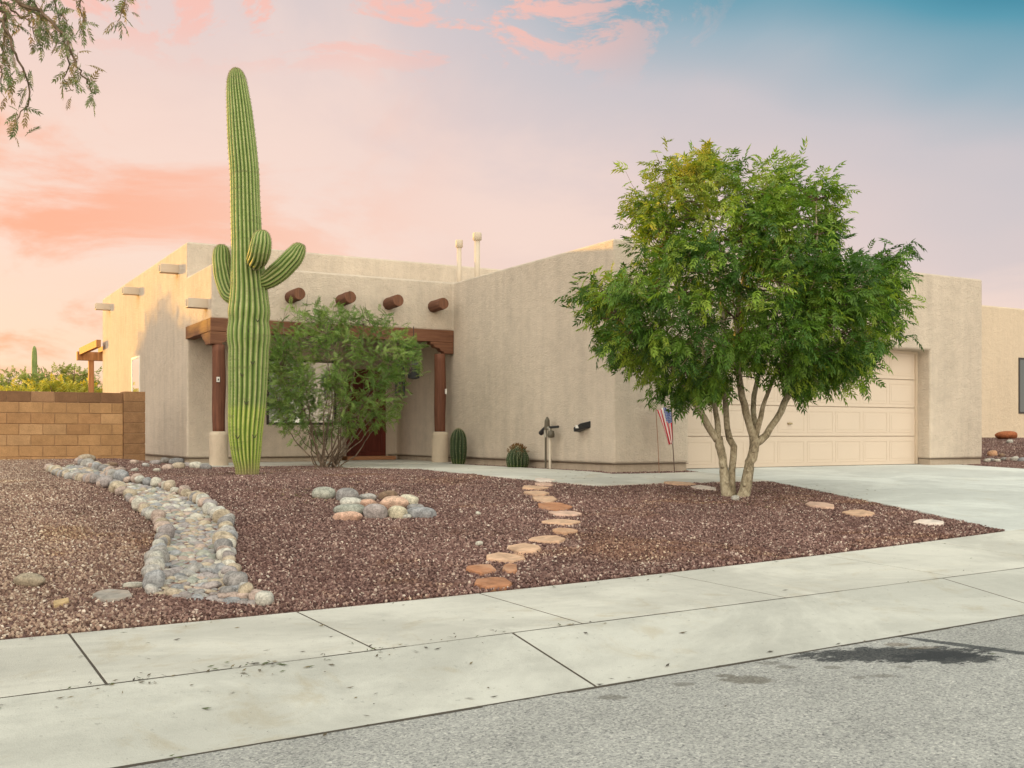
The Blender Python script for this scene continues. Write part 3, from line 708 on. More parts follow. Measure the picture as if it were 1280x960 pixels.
def compound(L, pairs, ll, lw, droop=.35, ang=55, curl=.2):
    V = []; T = []
    def leaflet(b, d, n, ln, wd):
        d = d / np.linalg.norm(d); s = np.cross(d, n); s /= np.linalg.norm(s); k = len(V)
        V.extend([b, b + d * ln * .42 + s * wd * .5 + n * wd * .18, b + d * ln - n * ln * curl, b + d * ln * .42 - s * wd * .5 + n * wd * .18])
        T.extend([[k, k + 1, k + 2], [k, k + 2, k + 3]])
    def pt(t): return np.array([L * t * (1 - .12 * t), 0, -droop * L * t * t])
    for i in range(pairs):
        t = .25 + .72 * i / max(1, pairs - 1) if pairs > 1 else .6
        for sg in (-1, 1):
            a = math.radians(ang + random.uniform(-10, 10)); d = np.array([math.cos(a), sg * math.sin(a), -.25 - .3 * t + random.uniform(-.15, .15)])
            leaflet(pt(t), d, np.array([0, 0, 1.]), ll * (1 - .25 * abs(t - .55)) * random.uniform(.85, 1.1), lw)
    leaflet(pt(1.0), np.array([1, 0, -droop * 1.6]), np.array([0, 0, 1.]), ll * 1.05, lw)
    k = len(V); w = max(.0016, L * .006)
    for t in (0, .5, 1.0): p = pt(t); V.extend([p + [0, w, 0], p - [0, w, 0]])
    T.extend([[k, k + 1, k + 3], [k, k + 3, k + 2], [k + 2, k + 3, k + 5], [k + 2, k + 5, k + 4]])
    return np.array(V), np.array(T)
def place_leaves(tmpl, pos, dirs, scl, cols):
    """pos, dirs (n,3): leaf base and direction; random roll kept small so upper sides face up"""
    n = len(pos); d = dirs / (np.linalg.norm(dirs, axis=1)[:, None] + 1e-9)
    up = np.tile([0, 0, 1.], (n, 1)) + rng.normal(0, .45, (n, 3)); y = np.cross(up, d); y /= np.linalg.norm(y, axis=1)[:, None] + 1e-9; z = np.cross(d, y)
    M = np.stack([d, y, z], 2)
    VV = []; TT = []; CC = []; off = 0; which = rng.integers(0, len(tmpl), n)
    for k, (tv, tt) in enumerate(tmpl):
        i = np.where(which == k)[0]
        if not len(i): continue
        v = np.einsum('nij,mj->nmi', M[i], tv) * scl[i][:, None, None] + pos[i][:, None, :]
        VV.append(v.reshape(-1, 3)); TT.append((tt[None] + (np.arange(len(i)) * len(tv))[:, None, None]).reshape(-1, 3) + off); CC.append(np.repeat(cols[i], len(tv), 0)); off += v.shape[0] * v.shape[1]
    return np.concatenate(VV), np.concatenate(TT), np.concatenate(CC)
def lerp_cols(pal, n, w=None):
    pal = np.array(pal); a = pal[rng.choice(len(pal), n, p=w)]; return a * (1 + rng.normal(0, .12, (n, 1)))

M_leaf = m_attr('tree_leaf', .5, .32, 0, .35); M_leaf2 = m_attr('shrub_leaf', .6, .3, 0, .25)
def m_bark(name, a, b, sc_=9):
    m, q = mat(name, .9, .15); v = q.n('ShaderNodeMapping', Vector=q.geo, Scale=(1, 1, .55)).outputs[0]
    k = q.math('ADD', q.math('MULTIPLY', q.noise(v, sc_, 6, .7, .6), .6), q.math('MULTIPLY', q.noise(v, 45, 4, .7), .4)); setc(q, q.ramp(k, [(.33, tuple(x * .22 for x in a)), (.47, a), (.6, b)])); bump(q, k, .02, .9); return m
M_bark = m_bark('tree_bark', (.30, .25, .17), (.50, .44, .32)); M_bark2 = m_bark('twig_bark', (.13, .09, .06), (.24, .17, .12))
M_stem = m_bark('shrub_stem', (.15, .11, .08), (.28, .21, .155))

def densify(pts, rad, n=14, wig=.0):
    pts = np.asarray(pts, float); rad = np.asarray(rad, float); m = len(pts)
    q_ = np.column_stack([pts, rad]); r_ = resample(q_, n) if False else None
    t = np.linspace(0, m - 1, n); out = []
    for x in t:  # catmull-rom
        i = min(int(x), m - 2); f = x - i; p0_, p1_, p2_, p3_ = q_[max(i - 1, 0)], q_[i], q_[i + 1], q_[min(i + 2, m - 1)]
        out.append(.5 * ((2 * p1_) + (-p0_ + p2_) * f + (2 * p0_ - 5 * p1_ + 4 * p2_ - p3_) * f * f + (-p0_ + 3 * p1_ - 3 * p2_ + p3_) * f ** 3))
    out = np.array(out); out[:, :3] += rng.normal(0, wig, (n, 3)) * (np.linspace(0, 1, n) > .05)[:, None]
    return out[:, :3], np.maximum(out[:, 3], .0015)

# ------------------------------------------------------------------ the front yard tree
def crown_points(poly, c, n, t0, depth, shell=.55):
    poly = np.array(poly, float); x0, y0 = poly.min(0); x1, y1 = poly.max(0); out = []
    ang = np.linspace(-math.pi, math.pi, 181); rad = []
    for a in ang:
        r = np.arange(5, 400, 2.0); ins = inpoly(c[0] + r * math.cos(a), c[1] + r * math.sin(a), poly); rad.append(r[ins].max() if ins.any() else 5)
    while len(out) < n:
        x = random.uniform(x0, x1); y = random.uniform(y0, y1)
        if not inpoly(np.array([x]), np.array([y]), poly)[0]: continue
        a = math.atan2(y - c[1], x - c[0]); rho = min(1, math.hypot(x - c[0], y - c[1]) / np.interp(a, ang, rad))
        D = depth * math.sqrt(max(0, 1 - rho * rho)); k = random.choice((-1, 1)) * random.random() ** shell
        out.append(P(x, y, t0 + D * k))
    return np.array(out)
TX, TY, TZ, TT = at(920, 621)
tree = empty('yard_tree', (TX, TY, TZ), 'broad green multi-trunk shade tree in the gravel in front of the garage door', 'tree')
T0 = TT
def tp(px, py, dd=0.0):
    return P(px, py, T0 + dd)
limbs = []
def limb(pix, rad, wig=.006, n=16):
    p, r = densify([tp(*a) for a in pix], rad, n, wig); limbs.append((p, r)); return p, r
LB = [
 ([(909, 626, 0), (905, 590, 0), (902, 566, .02), (897, 547, .03)], [.075, .058, .055, .062]),
 ([(897, 550, .03), (884, 530, 0), (868, 503, -.1), (848, 470, -.2), (815, 430, -.35), (775, 400, -.5)], [.055, .045, .034, .03, .02, .01]),
 ([(897, 550, .03), (896, 525, .1), (891, 495, .2), (880, 440, .4), (850, 370, .6), (830, 290, .5)], [.05, .036, .032, .028, .02, .01]),
 ([(916, 624, .08), (914, 590, .1), (917, 562, .12), (910, 540, .12), (907, 505, .15), (906, 440, .2), (900, 360, .1), (885, 270, 0), (880, 215, 0)], [.06, .046, .044, .04, .038, .032, .026, .018, .01]),
 ([(928, 626, -.02), (935, 590, -.03), (942, 563, -.03), (944, 545, -.02)], [.085, .068, .066, .07]),
 ([(943, 550, -.02), (936, 528, -.05), (930, 505, -.1), (925, 475, -.2), (920, 400, -.4), (935, 320, -.6), (950, 250, -.5)], [.055, .048, .046, .042, .03, .02, .01]),
 ([(944, 548, 0), (943, 520, .15), (943, 495, .3), (960, 420, .5), (985, 340, .6), (975, 250, .4)], [.045, .036, .034, .028, .02, .01]),
 ([(944, 545, -.02), (952, 515, -.1), (960, 490, -.15), (972, 460, -.25), (1000, 390, -.5), (1020, 310, -.5), (1020, 250, -.3)], [.045, .03, .027, .026, .02, .014, .008]),
 ([(944, 555, -.02), (958, 543, 0), (973, 520, .05), (983, 500, .1), (1000, 475, .15), (1040, 430, .3), (1085, 370, .3), (1110, 320, .2)], [.052, .046, .042, .042, .036, .026, .016, .008]),
 ([(984, 500, .1), (985, 470, .2), (1010, 420, .6), (1060, 380, .9)], [.03, .026, .02, .01]),
 ([(868, 503, -.1), (860, 470, .1), (830, 420, .6), (780, 370, .5)], [.025, .02, .014, .008])]
TR = MB()
for a, r in LB:
    p, rr = limb(a, r); V, Fs = tube(p, rr, 10, True, .05); TR.add(V, Fs)
for (x, y, d_) in ((903, 583, -.06), (909, 603, -.06), (942, 564, -.09), (935, 588, -.09), (930, 606, -.09), (913, 546, .05)):
    p = tp(x, y, d_); TR.tube([p, p + np.array([-CZ[0] * .03, -CZ[1] * .03, .004])], [.028, .02], 9)
TR.build('trunk', M_bark, tree, smooth=True)
CR0 = [(720, 372), (724, 350), (755, 334), (785, 345), (803, 330), (797, 290), (786, 250), (795, 215), (830, 192), (862, 187), (900, 184), (922, 202), (955, 192), (992, 202), (1002, 228), (1043, 226), (1047, 262), (1045, 292), (1085, 294), (1120, 302), (1126, 332), (1117, 352), (1134, 385), (1134, 405), (1112, 425), (1116, 442), (1090, 466), (1060, 470), (1030, 480), (1003, 492), (985, 484), (960, 466), (930, 470), (905, 484), (872, 500), (846, 499), (820, 480), (795, 472), (770, 458), (748, 458), (738, 428), (732, 405)]
CR = [(929 + (x - 929) * .925, 364 + (y - 364) * (.87 if y < 364 else .97)) for x, y in CR0]
NCL = 740
cp = crown_points(CR, (925, 360), NCL, T0, 1.75, .5)
ctr = tp(925, 400)
nodes = np.concatenate([p[6:] for p, r in limbs]); TW = MB(); LP = []; LD = []; LC = []
sunlit_spot = tp(835, 215);  # sunlit patch at the crown's upper left, painted into the leaf colours
for c in cp:
    if math.sin(c[0] * 4.1 + 1.3 * math.sin(c[2] * 3)) * math.sin(c[2] * 4.7 + c[1] * 2.1 + 1) < -.62: continue
    i = np.argmin(np.linalg.norm(nodes - c, axis=1) + .6 * np.maximum(0, nodes[:, 2] - c[2])); a = nodes[i]
    out = c - ctr; out /= np.linalg.norm(out) + 1e-6
    mid = a * .5 + c * .5 + np.array([0, 0, .08]) + rng.normal(0, .05, 3)
    tipd = c + out * random.choice((.06, .1, .12, .16, .30)) + rng.normal(0, .03, 3) + np.array([0, 0, .02])
    p, r = densify([a, mid, c, tipd], [.010, .007, .004, .002], 7, .008)
    V, Fs = tube(p, r, 4, False); TW.add(V, Fs)
    k = random.randint(12, 18); f = rng.random(k)
    pos = p[3] * (1 - f[:, None]) + tipd * f[:, None] + rng.normal(0, .07, (k, 3))
    dr_ = out * .8 + rng.normal(0, .75, (k, 3)); dr_[:, 2] -= .22
    # each spray takes one leaf tone; the upper crown skips the darkest
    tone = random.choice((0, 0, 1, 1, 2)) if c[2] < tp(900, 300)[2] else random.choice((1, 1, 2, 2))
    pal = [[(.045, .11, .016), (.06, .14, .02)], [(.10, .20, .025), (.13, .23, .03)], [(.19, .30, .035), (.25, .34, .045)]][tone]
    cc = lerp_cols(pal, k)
    dy = np.linalg.norm((c - sunlit_spot)[[0, 2]])
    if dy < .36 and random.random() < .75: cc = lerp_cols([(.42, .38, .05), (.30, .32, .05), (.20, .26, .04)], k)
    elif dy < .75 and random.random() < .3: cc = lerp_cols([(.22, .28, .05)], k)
    LP.append(pos); LD.append(dr_); LC.append(cc)
LP = np.concatenate(LP); LD = np.concatenate(LD); LC = np.concatenate(LC)
tm = [compound(.16, 4, .070, .0225, .35, 52) for _ in range(6)]
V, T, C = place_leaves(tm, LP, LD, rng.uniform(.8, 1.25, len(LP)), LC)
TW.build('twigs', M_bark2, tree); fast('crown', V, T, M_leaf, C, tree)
print('tree leaves', len(LP), len(T))

# ------------------------------------------------------------------ feathery shrub by the porch
def shrub_px(name, base_px, poly, cen, ncl, nst, depth, label, cat, pal, tmpl, wig=.03, klo=9, khi=14, sprays=14):
    bx, by, bz, bt = at(*base_px); root = empty(name, (bx, by, bz), label, cat); base = np.array([bx, by, bz])
    pts = crown_points(poly, cen, ncl, bt, depth, .5); ST = MB(); stems = []
    tops = pts[rng.choice(len(pts), nst, replace=False)]
    for c in tops:
        a = base + np.array([random.uniform(-.17, .17), random.uniform(-.13, .13), -.05]); d = c - a
        m1 = a + d * .38 + np.array([d[0] * .02, d[1] * .02, 0]) + rng.normal(0, .04, 3); p, r = densify([a, m1, a + d * .7 + rng.normal(0, .05, 3), c], [.013, .011, .0075, .0035], 14, wig * .4)
        stems.append(p[5:]); V, Fs = tube(p, r, 6, False, .05); ST.add(V, Fs)
    nd = np.concatenate(stems); LP = []; LD = []; LC = []
    for c in pts:
        i = np.argmin(np.linalg.norm(nd - c, axis=1)); a = nd[i]; out = c - (base + np.array([0, 0, .9])); out /= np.linalg.norm(out)
        tip = c + out * random.uniform(.05, .2); p, r = densify([a, (a + c) / 2 + rng.normal(0, .03, 3), c, tip], [.006, .005, .003, .0015], 6, .006)
        V, Fs = tube(p, r, 4, False); ST.add(V, Fs); k = random.randint(klo, khi); f = rng.random(k)
        LP.append(p[2] * (1 - f[:, None]) + tip * f[:, None] + rng.normal(0, .05, (k, 3))); dd = out * .7 + rng.normal(0, .7, (k, 3)); dd[:, 2] += .05; LD.append(dd); LC.append(lerp_cols([pal[random.randrange(len(pal))]], k))
    for _ in range(sprays):
        c = pts[np.argsort(-pts[:, 2])[random.randrange(60)]]; tip = c + np.array([random.uniform(-.12, .12), random.uniform(-.1, .1), random.uniform(.15, .38)])
        V, Fs = tube([c, (c + tip) / 2 + rng.normal(0, .015, 3), tip], [.004, .003, .0015], 4, False); ST.add(V, Fs)
    ST.build('stems', M_stem, root)
    LP = np.concatenate(LP); V, T, C = place_leaves(tmpl, LP, np.concatenate(LD), rng.uniform(.75, 1.2, len(LP)), np.concatenate(LC)); fast('foliage', V, T, M_leaf2, C, root)
    return root
tm2 = [compound(.17, 8, .046, .011, .25, 62, .1) for _ in range(4)]
SP = [(342, 408), (354, 397), (380, 388), (402, 383), (432, 392), (468, 398), (492, 412), (516, 436), (520, 458), (500, 480), (498, 505), (485, 528), (466, 528), (446, 528), (420, 542), (388, 552), (365, 535), (348, 515), (340, 480), (337, 440)]
shrub_px('feathery_shrub', (410, 585), SP, (425, 455), 430, 26, 1.2, 'large feathery green shrub with many bare stems in front of the porch window', 'shrub',
         [(.15, .24, .06), (.20, .31, .085), (.26, .36, .11), (.10, .18, .045)], tm2, klo=6, khi=11)

# ------------------------------------------------------------------ cacti
def m_cactus(name='cactus_skin', dk=1.0):
    m, q = mat(name, .55, .3)
    at_ = q.n('ShaderNodeAttribute', _attribute_name='Col').outputs['Color']
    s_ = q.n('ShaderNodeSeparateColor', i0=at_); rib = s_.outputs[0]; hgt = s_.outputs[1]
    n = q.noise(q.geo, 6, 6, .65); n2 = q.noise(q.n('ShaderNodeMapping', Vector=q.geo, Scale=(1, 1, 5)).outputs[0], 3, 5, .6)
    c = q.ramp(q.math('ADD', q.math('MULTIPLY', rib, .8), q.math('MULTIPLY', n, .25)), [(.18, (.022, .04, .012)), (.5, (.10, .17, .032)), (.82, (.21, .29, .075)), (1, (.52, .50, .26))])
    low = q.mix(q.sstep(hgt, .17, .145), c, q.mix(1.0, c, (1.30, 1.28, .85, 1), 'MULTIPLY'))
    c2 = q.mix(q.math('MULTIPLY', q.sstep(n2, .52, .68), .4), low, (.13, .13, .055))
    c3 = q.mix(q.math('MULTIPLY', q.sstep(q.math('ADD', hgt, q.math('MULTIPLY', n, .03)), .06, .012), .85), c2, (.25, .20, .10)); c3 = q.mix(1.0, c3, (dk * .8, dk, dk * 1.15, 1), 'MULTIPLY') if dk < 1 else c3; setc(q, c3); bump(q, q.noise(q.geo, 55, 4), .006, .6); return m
M_cactus = m_cactus(); M_cactus_dark = m_cactus('dark_cactus_skin', .2); M_spine = m_plain('spines', (.50, .45, .30), .7)
def ribbed(path, rad, ribs, depth, name, parent, hscale=(0, 1), spines=True, ring=0.0, cm=None, step=.045, seed=0.0, areole=.05):
    p = np.asarray(path, float); q_ = np.column_stack([p, rad]); L = np.linalg.norm(np.diff(p, axis=0), axis=1).sum(); n = max(8, int(L / step))
    pts, r = densify(p, rad, n); pts, Tn, X, Y = frames(pts); nu = ribs * 8; a = np.linspace(0, 2 * np.pi, nu, endpoint=False)
    hh = np.linspace(0, 1, n)[:, None]; wob = .05 * np.sin(hh * 9 + a * 2 + seed) + .03 * np.sin(hh * 23 + a + seed)
    prof = np.abs(np.sin(ribs * (a[None, :] + wob * .6) / 2)) ** .75
    rg = 1 + ring * (np.sin(hh * 41 + .3 * np.sin(a)) * .5 + np.sin(hh * 17 + 1) * .6)
    R_ = r[:, None] * rg * (1 - depth * (1 - prof))
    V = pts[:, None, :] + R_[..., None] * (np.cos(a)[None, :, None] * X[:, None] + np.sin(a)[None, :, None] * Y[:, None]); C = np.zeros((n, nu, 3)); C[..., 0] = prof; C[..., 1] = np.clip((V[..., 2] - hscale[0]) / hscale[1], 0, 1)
    Vf = V.reshape(-1, 3); i = np.arange(n - 1)[:, None] * nu; j = np.arange(nu)[None]; j2 = (j + 1) % nu
    T = np.concatenate([np.stack([i + j, i + j2, i + nu + j2], -1).reshape(-1, 3), np.stack([i + j, i + nu + j2, i + nu + j], -1).reshape(-1, 3)])
    top = len(Vf); Vf = np.vstack([Vf, pts[-1] + Tn[-1] * r[-1] * .3, pts[0] - Tn[0] * r[0] * .3]); Cf = np.vstack([C.reshape(-1, 3), [[.9, 1, 0]], [[.2, 0, 0]]])
    b = (n - 1) * nu; T = np.vstack([T, np.stack([b + j[0], b + j2[0], np.full(nu, top)], -1), np.stack([j2[0], j[0], np.full(nu, top + 1)], -1)])
    o = fast(name, Vf, T, cm or M_cactus, Cf, parent, smooth=True)
    if spines:
        SV = []; ST_ = []; ms = max(1, int(areole / (L / n)))
        for kk in range(0, n, ms):
            for rb in range(ribs):
                # crest nearest to this rib
                jj = int(round(((rb + .5) * 2 * np.pi / ribs - wob[kk, (rb * 8 + 4) % nu] * .6) / (2 * np.pi) * nu)) % nu
                c = V[kk, jj]; no = c - pts[kk]; no /= np.linalg.norm(no)
                for s_ in range(5):
                    d = no * .7 + rng.normal(0, .5, 3); d /= np.linalg.norm(d); ln = random.uniform(.012, .03); w = np.cross(d, [.3, .5, .8]); w = w / np.linalg.norm(w) * .0021; k = len(SV)
                    SV += [c + w, c - w, c + d * ln]; ST_.append([k, k + 1, k + 2])
        fast('spines', np.array(SV), np.array(ST_), M_spine, None, o)
    return o
SX, SY, SZ, STT = at(309, 594)
sag = empty('saguaro_cactus', (SX, SY, SZ), 'tall ribbed saguaro cactus with three stubby arms near the porch corner post', 'cactus')
def sp(px, py, dd=0.0): return P(px, py, STT + dd)
k = STT / 1330
prof = [(309, 600, 13.5), (309, 585, 14.5), (308, 572, 17), (307.5, 560, 18.8), (307, 545, 20.4), (307.5, 528, 21.6), (308.5, 510, 22.6), (309.5, 490, 23.4), (310, 470, 24), (310.5, 450, 24.4), (311, 436, 24.3), (311, 425, 25.6), (311, 412, 25.6), (311, 402, 24.2), (311.5, 390, 25.2), (311.5, 375, 23.6), (311, 358, 22), (310, 340, 21), (309, 320, 19.5), (308.5, 305, 18.6), (307.5, 275, 18.2), (306.5, 245, 17.7), (305.5, 215, 17.5), (303, 185, 17.1), (301, 160, 16.2), (299, 135, 15), (297, 115, 13.4), (296, 102, 11.8), (295.5, 94, 9.5), (295.3, 88.5, 6.5), (295.2, 85.5, 2.5)]
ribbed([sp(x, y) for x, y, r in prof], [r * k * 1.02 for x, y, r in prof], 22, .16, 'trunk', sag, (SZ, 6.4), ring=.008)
AR = [([(300, 372, .05), (288, 368, .12), (281, 350, .15), (278, 335, .15), (277, 320, .15), (277, 311, .15), (277, 306, .15)], [9, 11.5, 12.2, 12, 11.3, 9, 3.5]),
      ([(318, 327, -.15), (321, 324, -.34), (324, 317, -.46), (326, 307, -.50), (327, 298, -.50), (327.5, 291, -.50), (327.5, 288, -.50)], [9, 12.5, 13.4, 13, 11.5, 8, 3]),
      ([(318, 352, 0), (334, 350, -.05), (347, 341, -.08), (358, 331, -.08), (367, 321, -.08), (373, 312, -.08), (376, 307, -.08), (377, 305, -.08)], [9, 11.5, 13, 13, 12.5, 10, 6.5, 3])]
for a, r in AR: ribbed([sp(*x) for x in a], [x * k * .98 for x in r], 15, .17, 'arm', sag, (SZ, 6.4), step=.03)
# scars on the trunk
M_scar = m_plain('scar', (.06, .06, .03), .9)
for x, y in ((300, 388), (312, 415), (322, 402), (303, 470), (297, 548), (318, 547), (316, 455), (308, 505)):
    p = sp(x, y, -24 * k * .97); tg = [(p[0] - .03 * CX[0], p[1] - .03 * CX[1], p[2] + .045), (p[0], p[1], p[2]), (p[0] + .03 * CX[0], p[1] + .03 * CX[1], p[2] + .045)]
    MB().tube(densify(tg, [.006, .011, .006], 7)[0], [.004, .007, .009, .011, .009, .007, .004], 6).build('scar', M_scar, sag)
# barrel-shaped columnar cactus and dark round cactus at the wall
bx, bt_ = 9.40, None
def wall_cactus(name, px, u, hpx, wpx, base_py, label, ribs, dark):
    v, t = onu(px, u); g = float(H(u, v)); r = wpx / 2 / 1330 * t; h = hpx / 1330 * t
    root = empty(name, (u, v, g), label, 'cactus')
    pr = [(.0, .6), (.12, .82), (.35, 1), (.65, 1), (.82, .86), (.92, .62), (.975, .33), (1, .1)]
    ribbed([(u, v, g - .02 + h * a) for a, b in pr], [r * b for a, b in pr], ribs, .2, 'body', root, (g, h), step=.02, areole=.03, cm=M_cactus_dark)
    return root
wall_cactus('columnar_cactus', 573, 9.44, 47, 21, 580, 'short dark green columnar cactus beside the right porch pedestal', 13, 0)
v, t = onu(647, 9.44); g = float(H(9.44, v)); rc = empty('round_cactus', (9.44, v, g), 'low round cactus clump with brown top against the long side wall', 'cactus')
pr = [(0, .75), (.2, .95), (.45, 1), (.7, .86), (.88, .58), (.97, .25), (1, .08)]
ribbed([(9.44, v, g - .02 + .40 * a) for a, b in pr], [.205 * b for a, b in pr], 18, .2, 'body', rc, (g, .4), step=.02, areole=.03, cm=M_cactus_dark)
for k_ in range(9):
    a = random.uniform(0, 6.28); rr_ = random.uniform(.05, .2); x, y = 9.44 + rr_ * math.cos(a) * .8, v + rr_ * math.sin(a); h_ = .34 * math.sqrt(max(.05, 1 - (rr_ / .25) ** 2)) + .02
    pr2 = [(0, .8), (.5, 1), (.85, .7), (1, .1)]; ribbed([(x, y, g + h_ - .07 + .12 * q1) for q1, q2 in pr2], [.055 * q2 for q1, q2 in pr2], 9, .2, 'offset_head', rc, (g, .6), step=.015, areole=.02, cm=M_cactus_dark)
M_dry = m_plain('dry_petals', (.16, .085, .03), .9)
mb = MB()
for k_ in range(90):
    a = random.uniform(0, 6.28); el = random.uniform(.5, 1.5); d = np.array([math.cos(a) * math.cos(el), math.sin(a) * math.cos(el), math.sin(el)]); p = np.array([9.44, v, g + .16]) + d * np.array([.2, .2, .25]); mb.tube([p, p + d * .045], [.009, .004], 5)
tag(mb.build('dry_flowers', M_dry, rc), kind='stuff')
# far saguaro beyond the block wall
def far_sag():
    t = 42.0; d = ray(43) * t; g = .1; z1 = zat(432, t); r = 3.3 / 1330 * t
    root = empty('saguaro_cactus', (d[0], d[1], g), 'distant slender saguaro with two low arms beyond the block wall', 'cactus')
    b = np.array([d[0], d[1], 0]); f = lambda px, py: P(px, py, t)
    def pth(l): return [f(x, y) for x, y in l]
    ribbed([(d[0], d[1], g)] + pth([(43, 490), (43, 460), (43, 445), (43, 436), (43, 432.5)]), [r, r * 1.05, r, r * .95, r * .7, r * .2], 14, .12, 'trunk', root, (g, 4), False, step=.12)
    ribbed(pth([(43, 492), (35, 492), (32, 484), (31, 474), (30, 467)]), [r * .6, r * .8, r * .85, r * .85, r * .3], 12, .12, 'arm', root, (g, 4), False, step=.08)
    ribbed(pth([(43, 490), (51, 489), (53, 480), (53, 470), (53, 465)]), [r * .6, r * .8, r * .85, r * .85, r * .3], 12, .12, 'arm', root, (g, 4), False, step=.08)
far_sag()

# ------------------------------------------------------------------ bushes beyond the wall, added sun-blocking trees, tree at the left edge
def bush(name, x, y, h, w, ncl, pal, label, cat, tmpl, g=.1, group=None, trunk_h=.35, k=(10, 16), sp_=.10, tree_=False):
    root = empty(name, (x, y, g), label, cat, group); base = np.array([x, y, g]); ST = MB(); LP = []; LD = []; LC = []
    cz = g + h * (1 + trunk_h) / 2; a_ = np.array([w / 2, w / 2, h * (1 - trunk_h) / 2])
    stems = []
    for i in range(7):
        an = i * .9 + random.random(); tip = np.array([x + math.cos(an) * w * .3, y + math.sin(an) * w * .3, g + h * random.uniform(.7, .95)]); p, r = densify([base + [0, 0, -.1], base + (tip - base) * .35 + rng.normal(0, .08, 3), tip], [h * .022, h * .014, .01], 10, .02)
        stems.append(p[2:]); V, Fs = tube(p, r, 7, False); ST.add(V, Fs)
    nd = np.concatenate(stems)
    for i in range(ncl):
        d = rng.normal(0, 1, 3); d /= np.linalg.norm(d); c = np.array([x, y, cz]) + d * a_ * random.random() ** .45 * (1 + .18 * math.sin(d[0] * 5 + x) * math.cos(d[2] * 6))
        s_ = nd[np.argmin(np.linalg.norm(nd - c, axis=1))]; V, Fs = tube([s_, (s_ + c) / 2 + rng.normal(0, .05, 3), c], [.009, .006, .002], 4, False); ST.add(V, Fs)
        n = random.randint(*k); LP.append(c + rng.normal(0, sp_, (n, 3))); LD.append(d * .6 + rng.normal(0, .7, (n, 3))); LC.append(lerp_cols([pal[random.randrange(len(pal))]], n))
    ST.build('trunk', M_bark2, root); LP = np.concatenate(LP); V, T, C = place_leaves(tmpl, LP, np.concatenate(LD), rng.uniform(.8, 1.3, len(LP)), np.concatenate(LC)); fast('crown', V, T, M_leaf2, C, root); return root
tm3 = [compound(.26, 4, .09, .045, .2, 60, .1) for _ in range(3)]
PSUN = [(.42, .40, .07), (.34, .36, .07), (.50, .45, .08)]; PG = [(.20, .26, .07), (.27, .31, .09), (.15, .20, .06)]  # first palette has the sunlit yellow put into the leaf colours
for (px, t, h, w, n, pal, lb) in ((8, 40, 2.9, 3.0, 70, PG, 'pale green desert bush at the far left beyond the block wall'), (76, 37, 3.0, 2.6, 105, PG, 'green desert tree between the far saguaro and the patio cover'),
                                  (70, 33, 2.1, 1.9, 120, PSUN, 'low yellow-lit bush just beyond the block wall'), (98, 34, 2.05, 1.6, 100, PSUN, 'low yellow-lit bush beside the patio cover post'), (118, 40, 2.9, 2.2, 60, PG, 'pale green bush glimpsed behind the patio cover'), (22, 35, 1.95, 2.4, 100, PSUN, 'low golden-lit bush left of the far saguaro')):
    d = ray(px) * t; bush('desert_bush', d[0], d[1], h, w, n, pal, lb, 'bush', tm3, group='bushes beyond the block wall', trunk_h=.1)
proto = None  # unseen trees added to shade the yard and dapple the west wall
for i, (x, y, h, s) in enumerate(((-4.9, 38.5, 4.6, .8), (-7.4, 36.5, 4.7, 1), (-9.5, 34, 4.8, 1.1), (-12, 31, 4.8, 1.1), (-15, 28, 4.8, 1.1), (-10, 43, 5.0, 1.1), (-19, 25, 5, 1.2), (-12.5, 38, 5.4, 1.1), (-4.2, 40, 4.9, .6), (-6.4, 42.5, 5.2, .7), (-17, 33, 5.2, 1.2))):
    if proto is None:
        proto = bush('added_shade_tree', 0, 0, 5.0, 4.6, 520, PG, 'unseen feathery desert tree added left of the view to block the low sun', 'tree', tm3, g=0, group='added sun-blocking trees left of the view', trunk_h=.12, k=(12, 18), sp_=.2); r_ = proto
    else:
        r_ = proto.copy(); col.objects.link(r_)
        for ch in list(proto.children): c_ = ch.copy(); col.objects.link(c_); c_.parent = r_
    r_.location = (x, y, .05); r_.scale = (s, s, h / 5.0); r_.rotation_euler = (0, 0, i * 1.3)
